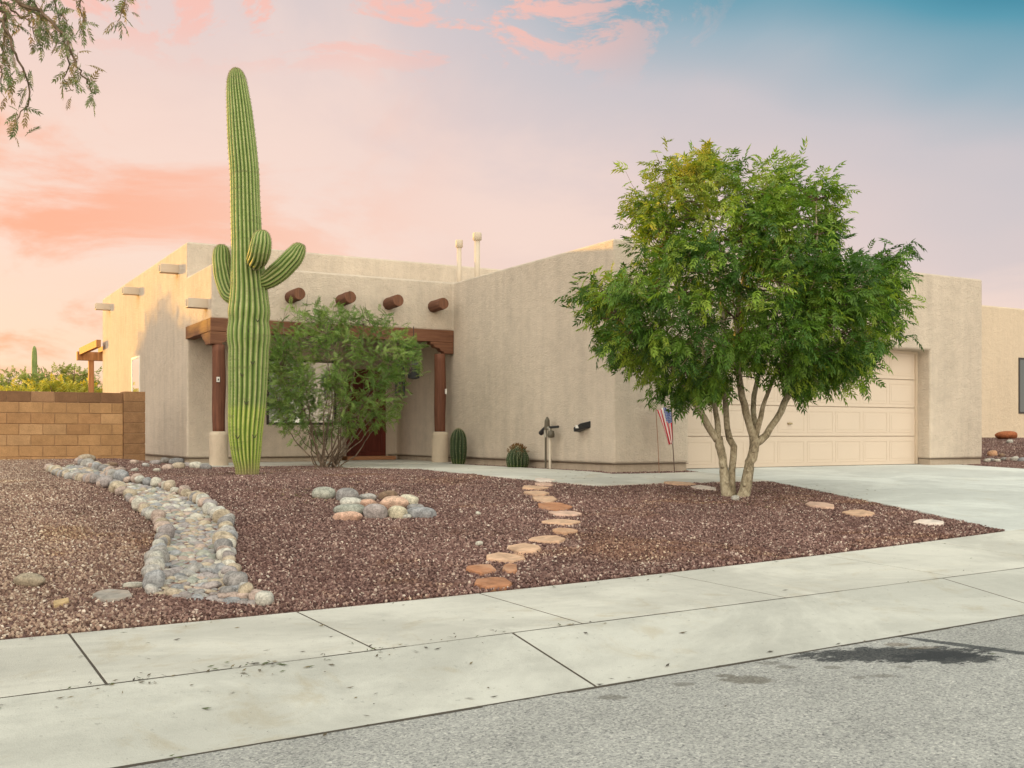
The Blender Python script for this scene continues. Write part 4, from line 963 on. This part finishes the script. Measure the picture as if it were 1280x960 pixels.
# overhanging tree at the top left corner
def overhang():
    t = 6.0; bx, by = ray(-330) * t; g = float(H(bx, by)); root = empty('overhanging_tree', (bx, by, g), 'fine-leaved desert tree whose drooping twigs hang into the top left corner', 'tree')
    base = np.array([bx, by, g]); f = lambda x, y, dd=0: P(x, y, t + dd); ST = MB()
    p, r = densify([base + [0, 0, -.1], base + [.05, .05, 1.1], base + [.0, .1, 2.1], f(-260, -180)], [.16, .13, .11, .08], 16, .01); V, Fs = tube(p, r, 12, True, .03); ST.add(V, Fs)
    fork = p[11]; LP = []; LD = []
    tw = [[(-60, -90), (-20, -30), (25, 5), (60, 25), (80, 48), (86, 72), (80, 95), (92, 112)], [(-60, -90), (-40, 0), (-5, 22), (10, 45), (18, 65), (30, 90), (38, 122), (24, 145), (16, 162)], [(-20, -90), (60, -50), (92, -25), (100, 8), (107, 32)],
          [(60, -120), (130, -80), (165, -45), (157, 0), (148, 28)], [(25, 5), (55, 18), (80, 42), (95, 80), (108, 100), (118, 118)], [(-60, -90), (-30, 0), (-15, 50), (0, 85), (3, 115)], [(-60, -90), (-10, -10), (10, 8), (35, 28), (48, 48)], [(-40, -20), (-6, 0), (6, 30), (4, 60), (8, 80)], [(-20, -30), (10, -20), (40, 0), (50, 22), (52, 40)], [(0, -60), (60, -30), (70, 5), (85, 30)]]
    for i, l in enumerate(tw):
        dd = random.uniform(-.3, .3); q1 = [f(x, y, dd) for x, y in l]; p, r = densify(q1, np.linspace(.012, .002, len(l)), 26, .006); V, Fs = tube(p, r, 5, False); ST.add(V, Fs)
        if l[0] != (-60, -90):
            p2, r2 = densify([f(-60, -90), (f(-60, -90) + q1[0]) / 2 + [0, 0, .06], q1[0]], [.016, .013, .011], 10, .004); V, Fs = tube(p2, r2, 7, False); ST.add(V, Fs)
        for c in p[7:]:
            for _ in range(2): LP.append(c + rng.normal(0, .02, 3)); e_ = rng.normal(0, .8, 3); e_[2] -= .7; LD.append(e_)
    p2, r2 = densify([fork, (fork + f(-60, -90)) / 2 + [0, 0, .12], f(-60, -90)], [.075, .045, .02], 14, .01); V, Fs = tube(p2, r2, 9, False); ST.add(V, Fs)
    def hidden(c):
        rel = c - np.array([0, 0, EYE]); X_ = rel[:2] @ CX; Z_ = rel[:2] @ CZ
        return not (Z_ > .3 and 640 + 1330 * X_ / Z_ > -120 and 543 - 1330 * rel[2] / Z_ > -70)
    nd = [p[9:]]
    for i in range(11):
        an = i * 2.4 + .5; ln = random.uniform(1.5, 2.4); tip = fork + np.array([math.cos(an) * ln, math.sin(an) * ln, random.uniform(.9, 2.3)])
        mid = fork + (tip - fork) * .5 + np.array([0, 0, .35]) + rng.normal(0, .12, 3)
        if not (hidden(tip) and hidden(mid)): continue
        p2, r2 = densify([fork - [0, 0, .15], mid, tip], [.07, .04, .012], 14, .02); V, Fs = tube(p2, r2, 8, False); ST.add(V, Fs); nd.append(p2[4:])
        for j in range(4):
            b0 = p2[random.randint(6, 12)]; t2 = b0 + rng.normal(0, .55, 3) + [0, 0, .15]
            if hidden(t2): p3, r3 = densify([b0, (b0 + t2) / 2 + rng.normal(0, .06, 3), t2], [.02, .012, .005], 8, .01); V, Fs = tube(p3, r3, 6, False); ST.add(V, Fs); nd.append(p3[2:])
    nd = np.concatenate(nd)
    for _ in range(520):
        n0 = nd[random.randrange(len(nd))]; c = n0 + rng.normal(0, .28, 3) + [0, 0, -.08]
        if not hidden(c): continue
        V, Fs = tube([n0, (n0 + c) / 2 + [0, 0, .05], c], [.006, .004, .0015], 4, False); ST.add(V, Fs)
        for _ in range(16): LP.append(c + rng.normal(0, .10, 3)); LD.append(rng.normal(0, 1, 3) - [0, 0, .5])
    ST.build('trunk', M_bark2, root); LP = np.array(LP); tl = [compound(.075, 5, .026, .0075, .3, 45, .1) for _ in range(4)]
    V, T, C = place_leaves(tl, LP, np.array(LD), rng.uniform(.7, 1.3, len(LP)), lerp_cols([(.17, .21, .11), (.22, .25, .14), (.26, .20, .10), (.14, .19, .09)], len(LP))); fast('crown', V, T, M_leaf2, C, root)
overhang()

# ------------------------------------------------------------------ stones
def ico(sub=2):
    bm = bmesh.new(); bmesh.ops.create_icosphere(bm, subdivisions=sub, radius=1); V = np.array([v.co[:] for v in bm.verts]); T = np.array([[v.index for v in f.verts] for f in bm.faces]); bm.free(); return V, T
IV, IT = ico(3); I1, T1 = ico(1); I2, T2 = ico(2)
def lump(V, amt=.16, sq=.0):
    W = V.copy(); o = rng.normal(0, 1, (5, 3)); ph = rng.uniform(0, 6, 5)
    f = sum(np.sin(V @ o[i] * (1 + i * .5) + ph[i]) / (1 + i * .6) for i in range(5)); W = W * (1 + amt * f[:, None] / 2)
    if sq: W = np.sign(W) * np.abs(W) ** (1 - sq)
    return W
STONE_MESH = []
for k_ in range(14):
    me = bpy.data.meshes.new('stone'); V = lump(IV, .24, .16); me.from_pydata(V.tolist(), [], IT.tolist()); me.polygons.foreach_set('use_smooth', [True] * len(IT)); me.materials.append(M_stone); STONE_MESH.append(me)
PALS = {'grey': [(.33, .31, .29), (.39, .37, .35), (.27, .255, .25)], 'blue-grey': [(.28, .28, .29), (.33, .33, .34)], 'tan': [(.42, .35, .26), (.46, .38, .29)], 'pink': [(.40, .31, .27), (.44, .34, .29)], 'pale': [(.54, .51, .44), (.49, .47, .42)], 'green-grey': [(.30, .305, .265), (.35, .35, .30)], 'mauve': [(.32, .28, .27), (.35, .31, .305)], 'orange': [(.55, .32, .19)], 'salmon': [(.56, .36, .27), (.60, .41, .31)], 'cream': [(.60, .54, .40), (.62, .57, .45)], 'brown': [(.24, .16, .11)]}
def stone(x, y, z, sx, sy, sz, colr, label, group=None, rot=None, name='river_stone', cat='stone', tilt=.12, sink=.25):
    o = bpy.data.objects.new(name, STONE_MESH[random.randrange(14)]); col.objects.link(o)
    o.location = (x, y, z + sz * (1 - sink)); o.scale = (sx, sy, sz); o.rotation_euler = (random.uniform(-tilt, tilt), random.uniform(-tilt, tilt), random.uniform(0, 3.14) if rot is None else rot)
    c = random.choice(PALS[colr]); k_ = random.uniform(.88, 1.12); o.color = (*[v * k_ for v in c], 1); return tag(o, label, cat, group)
LPX = [(60, 588), (67, 593), (90, 600), (112, 604), (137, 611), (154, 620), (163, 629), (182, 643), (194, 657), (202, 668), (201, 680), (195, 694), (196, 711), (191, 729), (184, 742)]
RPX = [(100, 581), (126, 587), (137, 591), (147, 600), (161, 603), (189, 607), (210, 612), (224, 617), (243, 625), (257, 633), (269, 645), (283, 654), (288, 666), (286, 682), (283, 697), (286, 708), (291, 722), (297, 736), (308, 743), (320, 750), (339, 757)]
LW = np.array([at(x + 2, y)[:2] for x, y in LPX]); RW = np.array([at(x - 2, y)[:2] for x, y in RPX])
CREEK = np.vstack([LW, RW[::-1]])
def tdist(x, y): return x * CZ[0] + y * CZ[1]
PN = list(PALS)[:7]
def along(W, step, jit):
    d = np.r_[0, np.cumsum(np.linalg.norm(np.diff(W, axis=0), axis=1))]; s = 0; out = []
    while s < d[-1]: out.append((np.interp(s, d, W[:, 0]), np.interp(s, d, W[:, 1]))); s += step * random.uniform(1 - jit, 1 + jit)
    return out
DESC = {'grey': 'grey rounded', 'blue-grey': 'blue-grey rounded', 'tan': 'tan rounded', 'pink': 'pinkish rounded', 'pale': 'pale cream rounded', 'green-grey': 'green-grey rounded', 'mauve': 'mauve-grey rounded'}
nst = 0
for W, side in ((LW, 'left'), (RW, 'right')):
    for x, y in along(W, .125, .3):
        c = random.choice(PN[:5] + ['pale', 'pink', 'grey', 'mauve', 'tan']); r = random.uniform(.044, .076); x += random.uniform(-.03, .03); y += random.uniform(-.03, .03)
        stone(x, y, float(H(x, y)), r * random.uniform(1, 1.3), r * random.uniform(.85, 1.05), r * random.uniform(.8, 1.05), c, f'{DESC[c]} border stone along the {side} edge of the dry creek bed', f'{c} stones edging the {side} side of the dry creek bed', sink=.12); nst += 1
# bed stones: packed flat cobbles, the nearest as single objects
NB = 0; cand = []
Ld = resample(LW, 200); Rd = resample(RW, 200)
placed = []
for _ in range(14000):
    k_ = random.randrange(200); s = random.uniform(.04, .96); p = Ld[k_] * (1 - s) + Rd[k_] * s; r = random.uniform(.026, .064)
    if all((p[0] - a) ** 2 + (p[1] - b) ** 2 > (.68 * (r + c)) ** 2 for a, b, c in placed): placed.append((p[0], p[1], r))
placed.sort(key=lambda a: tdist(a[0], a[1])); room = 296 - nst
for i, (x, y, r) in enumerate(placed[:room]):
    c = random.choice(PN + ['grey', 'blue-grey', 'mauve']); stone(x, y, float(H(x, y)) - .028, r * random.uniform(1.05, 1.5), r, r * random.uniform(.4, .65), c, f'{c} flat cobble lying loose inside the dry creek bed', f'{c} cobbles in the dry creek bed', tilt=.3, sink=0)
def scatter(name, pts, base, bt_, cols, m, smooth=True):
    VV = []; TT = []; CC = []
    for i, (x, y, z, r) in enumerate(pts):
        V = lump(base, .2) * np.array([r * random.uniform(1, 1.5), r, r * random.uniform(.45, .8)]); a = random.uniform(0, 6.28); c, s = math.cos(a), math.sin(a)
        V = V @ np.array([[c, s, 0], [-s, c, 0], [0, 0, 1]]) + [x, y, z]; VV.append(V); TT.append(bt_ + i * len(base)); CC.append(np.tile(np.array(cols[i]) * random.uniform(.85, 1.15), (len(base), 1)))
    return fast(name, np.concatenate(VV), np.concatenate(TT), m, np.concatenate(CC), smooth=smooth)
rest = [(x, y, float(H(x, y)) - .010, r) for x, y, r in placed[room:]]
for _ in range(1500):
    k_ = random.randrange(200); s = random.uniform(0, 1); p = Ld[k_] * (1 - s) + Rd[k_] * s; rest.append((p[0], p[1], float(H(p[0], p[1])) - .014, random.uniform(.016, .034)))
o = scatter('creek_pebbles', rest, I2, T2, [random.choice(PALS[random.choice(PN)]) for _ in rest], M_stoneattr); tag(o, 'small mixed grey and pink pebbles packed between the creek cobbles', 'pebbles', kind='stuff')
print('creek', nst, len(placed))
# stones scattered along the block wall and porch edge
for x, y, w, c, lb in ((108, 575, 22, 'tan', 'flat tan stone at the foot of the block wall'), (194, 578, 13, 'mauve', 'mauve stone below the block wall column'), (208, 576, 14, 'grey', 'grey stone near the corner of the house'), (220, 577.5, 17, 'blue-grey', 'dark blue-grey stone under the house corner'), (168, 577, 11, 'pink', 'small pink stone just right of the block wall column'),
                       (150, 588, 14, 'pink', 'pinkish stone at the top bend of the creek bed'), (168, 587, 11, 'pale', 'pale stone behind the upper creek bed'), (196, 587, 11, 'pale', 'small pale stone in the gravel below the house corner'), (210, 584, 13, 'pink', 'pink stone left of the porch pedestal row'), (223, 583, 16, 'tan', 'tan stone in the row beside the left pedestal'),
                       (235, 581, 12, 'mauve', 'mauve stone third from the left pedestal'), (246, 583, 17, 'pale', 'pale stone second from the left pedestal'), (257, 584, 14, 'grey', 'grey stone touching the left porch pedestal'), (140, 580, 12, 'brown', 'brown stone in the soil beneath the block wall column'), (183, 581, 10, 'grey', 'small grey stone between the wall column and house corner')):
    X, Y, Z, t = at(x, y + 3); r = w / 2 / 1330 * t; stone(X, Y, Z, r, r * .8, r * .55, c, lb, 'loose stones by the block wall and porch', rot=-A)
# oval cluster of stones
for x, y, w, h, c, lb in ((403, 618, 27, 13, 'green-grey', 'lone green-grey boulder left of the stone cluster'), (433, 621, 26, 14, 'grey', 'grey stone at the back left of the stone cluster'), (460, 622, 22, 9, 'grey', 'flat grey stone at the back middle of the stone cluster'), (485, 620, 24, 12, 'brown', 'brown stone at the back of the stone cluster'),
                          (491, 630, 32, 14, 'salmon', 'wide salmon stone in the middle of the stone cluster'), (511, 627, 24, 12, 'cream', 'pale yellow stone at the back right of the stone cluster'), (438, 629, 26, 9, 'pale', 'pale rounded stone above the big green-grey one in the cluster'), (435, 638, 34, 13, 'green-grey', 'big green-grey stone at the left of the stone cluster'),
                          (435, 646, 36, 11, 'salmon', 'salmon stone at the front left corner of the stone cluster'), (460, 631, 24, 11, 'salmon', 'small pale pink stone inside the cluster'), (469, 641, 30, 16, 'mauve', 'mauve stone at the front middle of the stone cluster'), (497, 642, 24, 14, 'cream', 'cream stone at the front of the stone cluster'),
                          (527, 642, 36, 12, 'blue-grey', 'wide blue-grey stone at the front right of the cluster'), (521, 636, 22, 8, 'grey', 'small grey stone behind the blue-grey one in the cluster'), (503, 646, 18, 6, 'pale', 'low whitish stone at the front edge of the cluster')):
    X, Y, Z, t = at(x, y + h * .45); r = w / 2 / 1330 * t; hz = h / 1330 * t; stone(X + CZ[0] * r * .5, Y + CZ[1] * r * .5, Z, r * 1.04, r * .82, hz * .64, c, lb, 'stones of the oval cluster', rot=-A + random.uniform(-.2, .2), name='boulder', tilt=.06, sink=.3)
# odd pieces in the left yard
stone(*at(36, 732)[:3], .10, .06, .05, 'tan', 'tan rock lying alone in the gravel at the far left', rot=-A, name='rock', cat='rock')
stone(*at(169, 734)[:3], .085, .05, .02, 'pale', 'small flat whitish stone left of the creek bed', rot=-A, name='rock', cat='rock')
stone(*at(760 * .3125 + 360, 644)[:3], .04, .03, .025, 'pale', 'small white pebble on the gravel between cluster and stepping stones', name='pebble', cat='pebble')
stone(*at(599, 682)[:3], .035, .03, .025, 'pale', 'small white pebble left of the stepping stones', name='pebble', cat='pebble')
stone(*at(919, 625.5)[:3], .055, .045, .035, 'pale', 'white pebble at the foot of the garage tree', name='pebble', cat='pebble')
def slabstone(name, px, py, w, h, colr, label, group=None, n=7, thick=.032, dz=.010, cat='stepping stone', irr=.26, seed=None, slit=0):
    a = at(px - w / 2, py); b = at(px + w / 2, py); f = at(px, py - h / 2); g = at(px, py + h / 2); c = at(px, py)
    rx = math.hypot(a[0] - b[0], a[1] - b[1]) / 2; ry = math.hypot(f[0] - g[0], f[1] - g[1]) / 2; X, Y, Z = c[:3]; V = []
    an = [2 * math.pi * (i + random.uniform(-.25, .25)) / n for i in range(n)]; pts = [(math.cos(q1) * rx * (1 + random.uniform(-irr, irr * .6)), math.sin(q1) * ry * (1 + random.uniform(-irr, irr * .6))) for q1 in an]
    tx, ty = random.uniform(-.03, .03), random.uniform(-.02, .02)
    for top in (0, 1):
        for x, y in pts:
            s_ = 1 if not top else .965; x *= s_; y *= s_; gx, gy = X + CX[0] * x + CZ[0] * y, Y + CX[1] * x + CZ[1] * y
            V.append((gx, gy, float(H(gx, gy)) + (dz + thick * .6 + x * tx + y * ty if top else -thick * .6)))
    Fs = [list(range(n))[::-1], [i + n for i in range(n)]] + [[i, (i + 1) % n, (i + 1) % n + n, i + n] for i in range(n)]
    o = mesh(name, V, Fs, M_flag, loc=(X, Y, Z), bevel=.008, seg=2); o.color = (*colr, 1); return tag(o, label, cat, group)
def m_flag():
    m, q = mat('flagstone', .85, .2); oc = q.n('ShaderNodeObjectInfo').outputs['Color']; n = q.noise(q.geo, 7, 6, .65, .6); g = q.sstep(n, .3, .7, .72, 1.2); c = q.mix(1.0, oc, q.comb(g, g, g), 'MULTIPLY')
    c = q.mix(q.math('MULTIPLY', q.sstep(q.noise(q.geo, 2.4, 4), .5, .65), .35), c, (.62, .42, .30)); setc(q, c); bump(q, q.math('ADD', n, q.noise(q.geo, 45, 4)), .01, .7); return m
M_flag = m_flag()
PE = (.58, .38, .26); PK = (.62, .42, .33); RU = (.40, .19, .105); WH = (.70, .60, .53); OR = (.50, .30, .19)
SS = [(681, 602, 25, 5, WH, 'whitish first stepping stone next to the walkway'), (679, 607, 27, 4, PK, 'thin pink stepping stone second from the walkway'), (669, 611.5, 34, 5, PE, 'peach stepping stone third from the walkway, left of the line'), (670, 618, 34, 6, PE, 'peach stepping stone fourth from the walkway'), (682, 626, 33, 8, PE, 'rounded peach stepping stone fifth from the walkway'),
      (695, 635, 44, 10, RU, 'rust-brown wide stepping stone sixth from the walkway'), (706, 644, 41, 6, PK, 'pink stepping stone at the right bulge of the path, upper'), (702, 654.5, 48, 6, PE, 'thin wide stepping stone at the right bulge of the path'), (705, 666, 36, 7, OR, 'short peach stepping stone at the right bulge of the path, lower'), (685, 677, 46, 10, PE, 'oval peach stepping stone sixth from the pavement'),
      (657, 688, 53, 11, PE, 'large pointed peach stepping stone in the lower path'), (630, 700, 48, 11, PE, 'peach stepping stone lying against a darker piece'), (603, 714, 41, 11, RU, 'rust stepping stone left of the dark gap near the pavement'), (637, 713, 23, 11, RU, 'small rust stepping stone right of the dark gap near the pavement'), (619, 731, 57, 13, RU, 'broken rust stepping stone nearest the pavement')]
for x, y, w, h, c, lb in SS: slabstone('stepping_stone', x, y, w, h, c, lb, 'flagstones of the curved stepping path')
slabstone('stepping_stone', 648, 697, 20, 8, OR, 'orange flag fragment under the edge of the lower peach stepping stone', 'flagstones of the curved stepping path', dz=-.004)
for x, y, w, h, c, lb in ((1025, 633, 34, 8, PK, 'pink flagstone nearest the tree on its right'), (1073, 643.5, 38, 7, PE, 'peach flagstone second to the right of the tree'), (1162, 655, 36, 6, WH, 'whitish flagstone near the driveway corner'), (850, 606, 38, 4, PE, 'thin peach flagstone by the walkway left of the tree'), (881, 611.5, 32, 5, WH, 'pale flagstone just left of the tree trunks')):
    slabstone('stepping_stone', x, y, w, h, c, lb, 'flagstones around the tree')
slabstone('flat_slab', 140, 747, 62, 12, (.33, .30, .27), 'large flat grey slab half buried left of the creek end', cat='slab', thick=.03)
slabstone('paver_block', 75, 757, 20, 11, (.52, .37, .20), 'small square tan paver in the gravel at the lower left', cat='paver', n=4, irr=.02)
# right side beyond the driveway
X, Y, Z, t = at(1260, 549); o = stone(X, Y, Z, 13 / 1330 * t * 1.05, .20, 5.3 / 1330 * t, 'brown', 'large rust-red boulder in front of the neighbouring house', rot=-A, name='boulder', cat='boulder'); o.color = (.36, .12, .05, 1)
for x, y, w, c, lb in ((1234, 576, 9, 'pale', 'leftmost whitish stone in the row beyond the garage corner'), (1247, 576, 8, 'pale', 'second stone of the row beyond the garage corner'), (1255, 574, 8, 'grey', 'grey stone in the middle of the row beyond the garage'), (1262, 574, 8, 'pink', 'pinkish stone in the row beyond the garage'), (1269, 574, 9, 'pale', 'pale stone near the right end of the row'), (1277, 575, 9, 'blue-grey', 'blue-grey stone at the right picture edge'), (1241, 568, 11, 'orange', 'orange stone standing behind the row beyond the garage'), (1262, 552, 7, 'pale', 'whitish stone below the rust-red boulder'), (1252, 569, 7, 'brown', 'brown stone beside the orange one'), (1240, 575, 7, 'grey', 'small grey stone low in the row beyond the garage')):
    X, Y, Z, t = at(x, y + 2); r = w / 2 / 1330 * t; stone(X, Y, Z, r * 1.1, r * .8, r * .7, c, lb, 'stones beyond the driveway', rot=-A)

# ------------------------------------------------------------------ gravel: real chips spread over the yard
def m_gravel():
    m, q = mat('gravel_chips', .85, .25); rn = q.n('ShaderNodeObjectInfo').outputs['Random']
    r = q.n('ShaderNodeSeparateXYZ', i0=q.geo)
    w1 = q.ramp(rn, [(0, (.06, .032, .029)), (.3, (.125, .068, .060)), (.58, (.19, .110, .096)), (.8, (.26, .165, .142)), (.94, (.37, .26, .22)), (1, (.62, .53, .45))], 'LINEAR')
    w2 = q.ramp(rn, [(0, (.13, .08, .06)), (.3, (.25, .155, .12)), (.58, (.36, .25, .19)), (.8, (.46, .35, .26)), (.93, (.56, .46, .36)), (1, (.7, .63, .54))], 'LINEAR')
    # the gravel left of the creek is a paler, browner mix
    ln = q.math('SUBTRACT', q.math('ADD', r.outputs[0], q.math('MULTIPLY', q.noise(q.geo, .7, 4), 2.2)), q.math('MULTIPLY', r.outputs[1], .06))
    f = q.sstep(ln, 3.0, 1.3); c = q.mix(q.math('MULTIPLY', f, .8), w1, w2)
    n = q.noise(q.geo, .9, 5, .6); g = q.sstep(n, .3, .7, .84, 1.14); c = q.mix(1.0, c, q.comb(g, g, g), 'MULTIPLY'); bd = q.sstep(q.noise(q.geo, .55, 5, .65, .5), .54, .66); c = q.mix(q.math('MULTIPLY', bd, .5), c, q.mix(1.0, c, (1.05, .92, .62, 1), 'MULTIPLY')); setc(q, c); return m
M_gravel = m_gravel()
step = .1; gu = np.arange(-9, 26, step); gv = np.arange(V3 + .02, 22.0, step)
GU_, GV_ = np.meshgrid(gu, gv); cu, cv = (GU_ + step / 2), (GV_ + step / 2)
keep = ~inpoly(cu, cv, DRV) & ~inpoly(cu, cv, WALK) & ~inpoly(cu, cv, PORCH) & ~inpoly(cu, cv, CREEK)
keep &= ~((cu > GU) & (cu < HU1) & (cv > VG)) & ~((cu > HU0) & (cv > VM)) & ~((cu < 4.2) & (cv > VW - .05))
tt = cu * CZ[0] + cv * CZ[1]; xx = cu * CX[0] + cv * CX[1]; keep &= np.abs(xx) < tt * .53 + 1.6
js, is_ = np.where(keep); nv_ = GU_.shape[1]; q0 = js * nv_ + is_
ok = (js + 1 < GU_.shape[0]) & (is_ + 1 < nv_); q0 = q0[ok]
V = np.stack([GU_, GV_, H(GU_, GV_) + .004], -1).reshape(-1, 3); T = np.vstack([np.stack([q0, q0 + 1, q0 + nv_ + 1], -1), np.stack([q0, q0 + nv_ + 1, q0 + nv_], -1)])
used, inv = np.unique(T, return_inverse=True); go = fast('gravel', V[used], inv.reshape(-1, 3), M_gravel); print('gravel area', len(q0) * step * step)
tag(go, 'purple-brown crushed rock gravel covering the front yard', 'gravel', kind='stuff')
ng = bpy.data.node_groups.new('gravel_spread', 'GeometryNodeTree'); ng.interface.new_socket('Geometry', in_out='INPUT', socket_type='NodeSocketGeometry'); ng.interface.new_socket('Geometry', in_out='OUTPUT', socket_type='NodeSocketGeometry')
N = ng.nodes; L = ng.links; gi = N.new('NodeGroupInput'); goo = N.new('NodeGroupOutput')
dp = N.new('GeometryNodeDistributePointsOnFaces'); dp.inputs['Density'].default_value = 1900.0; L.new(gi.outputs[0], dp.inputs['Mesh'])
join = N.new('GeometryNodeGeometryToInstance')
for k_ in range(5):
    ic = N.new('GeometryNodeMeshIcoSphere'); ic.inputs['Radius'].default_value = .0108; ic.inputs['Subdivisions'].default_value = 1
    spn = N.new('GeometryNodeSetPosition'); no = N.new('ShaderNodeTexNoise'); no.noise_dimensions = '4D'; no.inputs['W'].default_value = k_ * 7.3; no.inputs['Scale'].default_value = 60; no.inputs['Detail'].default_value = 0
    sub = N.new('ShaderNodeVectorMath'); sub.operation = 'SUBTRACT'; sub.inputs[1].default_value = (.5, .5, .5); L.new(no.outputs['Color'], sub.inputs[0])
    scn = N.new('ShaderNodeVectorMath'); scn.operation = 'SCALE'; scn.inputs['Scale'].default_value = .025; L.new(sub.outputs[0], scn.inputs[0]); L.new(scn.outputs[0], spn.inputs['Offset']); L.new(ic.outputs['Mesh'], spn.inputs['Geometry'])
    sm_ = N.new('GeometryNodeSetMaterial'); sm_.inputs['Material'].default_value = M_gravel; L.new(spn.outputs[0], sm_.inputs[0]); ss_ = N.new('GeometryNodeSetShadeSmooth'); ss_.inputs['Shade Smooth'].default_value = False; L.new(sm_.outputs[0], ss_.inputs[0]); L.new(ss_.outputs[0], join.inputs[0])
ip = N.new('GeometryNodeInstanceOnPoints'); L.new(dp.outputs['Points'], ip.inputs['Points']); L.new(join.outputs[0], ip.inputs['Instance']); ip.inputs['Pick Instance'].default_value = True
ri = N.new('FunctionNodeRandomValue'); ri.data_type = 'INT'; ri.inputs['Min'].default_value if False else None
for s_ in ri.inputs:
    if s_.type == 'INT' and s_.name == 'Min': s_.default_value = 0
    if s_.type == 'INT' and s_.name == 'Max': s_.default_value = 4
L.new([o_ for o_ in ri.outputs if o_.type == 'INT'][0], ip.inputs['Instance Index'])
rv = N.new('FunctionNodeRandomValue'); rv.data_type = 'FLOAT_VECTOR'; rv.inputs[0].default_value = (0, 0, 0); rv.inputs[1].default_value = (6.28, 6.28, 6.28); L.new(rv.outputs[0], ip.inputs['Rotation'])
rs = N.new('FunctionNodeRandomValue'); rs.data_type = 'FLOAT_VECTOR'; rs.inputs[0].default_value = (.55, .5, .4); rs.inputs[1].default_value = (1.45, 1.2, 1.0); L.new(rs.outputs[0], ip.inputs['Scale'])
jg = N.new('GeometryNodeJoinGeometry'); L.new(ip.outputs[0], jg.inputs[0]); L.new(jg.outputs[0], goo.inputs[0])
md = go.modifiers.new('spread', 'NODES'); md.node_group = ng

# litter on the concrete
lit = []; 
mbv = []; mbt = []; cc_ = []
for _ in range(250):
    if random.random() < .7: u = random.gauss(1.6, 1.1); v = V2 + random.gauss(0, .05) - (abs(random.gauss(0, .12)) if random.random() < .4 else 0) if random.random() < .8 else random.uniform(V1, V3)
    else: u = random.uniform(0, 12); v = random.choice((V1 + random.gauss(0, .06), random.uniform(V1 - .8, V3), V3 - abs(random.gauss(0, .1))))
    z = float(H(u, v)) + .006; a = random.uniform(0, 6.28); l = random.uniform(.008, .032); w = l * random.uniform(.08, .3); d = np.array([math.cos(a), math.sin(a), 0]); n_ = np.array([-d[1], d[0], 0]); p = np.array([u, v, z]); k_ = len(mbv)
    mbv += [p - d * l, p + n_ * w + [0, 0, .004], p + d * l + [0, 0, random.uniform(0, .008)], p - n_ * w]; mbt += [[k_, k_ + 1, k_ + 2], [k_, k_ + 2, k_ + 3]]; c_ = random.choice([(.10, .08, .05), (.16, .13, .07), (.09, .11, .05), (.06, .05, .04)]); cc_ += [c_] * 4
for (cx_, cy_, sx_, n_) in ((TX, TY, .7, 420), (at(410, 588)[0], at(410, 588)[1], .7, 260), (at(470, 622)[0], at(470, 622)[1], .6, 160), (at(395, 622)[0], at(395, 622)[1], .35, 160), (SX, SY, .35, 80), (at(120, 640)[0], at(120, 640)[1], .9, 120), (8.9, 13.3, .8, 40)):
    for _ in range(n_):
        u, v = cx_ + random.gauss(0, sx_), cy_ + random.gauss(0, sx_ * .8)
        if v < V3: continue
        z = float(H(u, v)) + random.uniform(.022, .034); a = random.uniform(0, 6.28); l = random.uniform(.012, .034); w = l * random.uniform(.2, .4); d = np.array([math.cos(a), math.sin(a), random.uniform(-.2, .2)]); n2_ = np.array([-d[1], d[0], 0]); p = np.array([u, v, z]); k_ = len(mbv)
        mbv += [p - d * l, p + n2_ * w + [0, 0, .004], p + d * l, p - n2_ * w]; mbt += [[k_, k_ + 1, k_ + 2], [k_, k_ + 2, k_ + 3]]; c_ = random.choice([(.20, .13, .06), (.14, .09, .045), (.26, .19, .09), (.10, .10, .04), (.08, .055, .035)]); cc_ += [c_] * 4
tag(fast('leaf_litter', np.array(mbv), np.array(mbt), m_attr('litter', .9), np.array(cc_)), 'tiny dry leaves and twigs scattered on the pavement and kerb', 'leaf litter', kind='stuff')
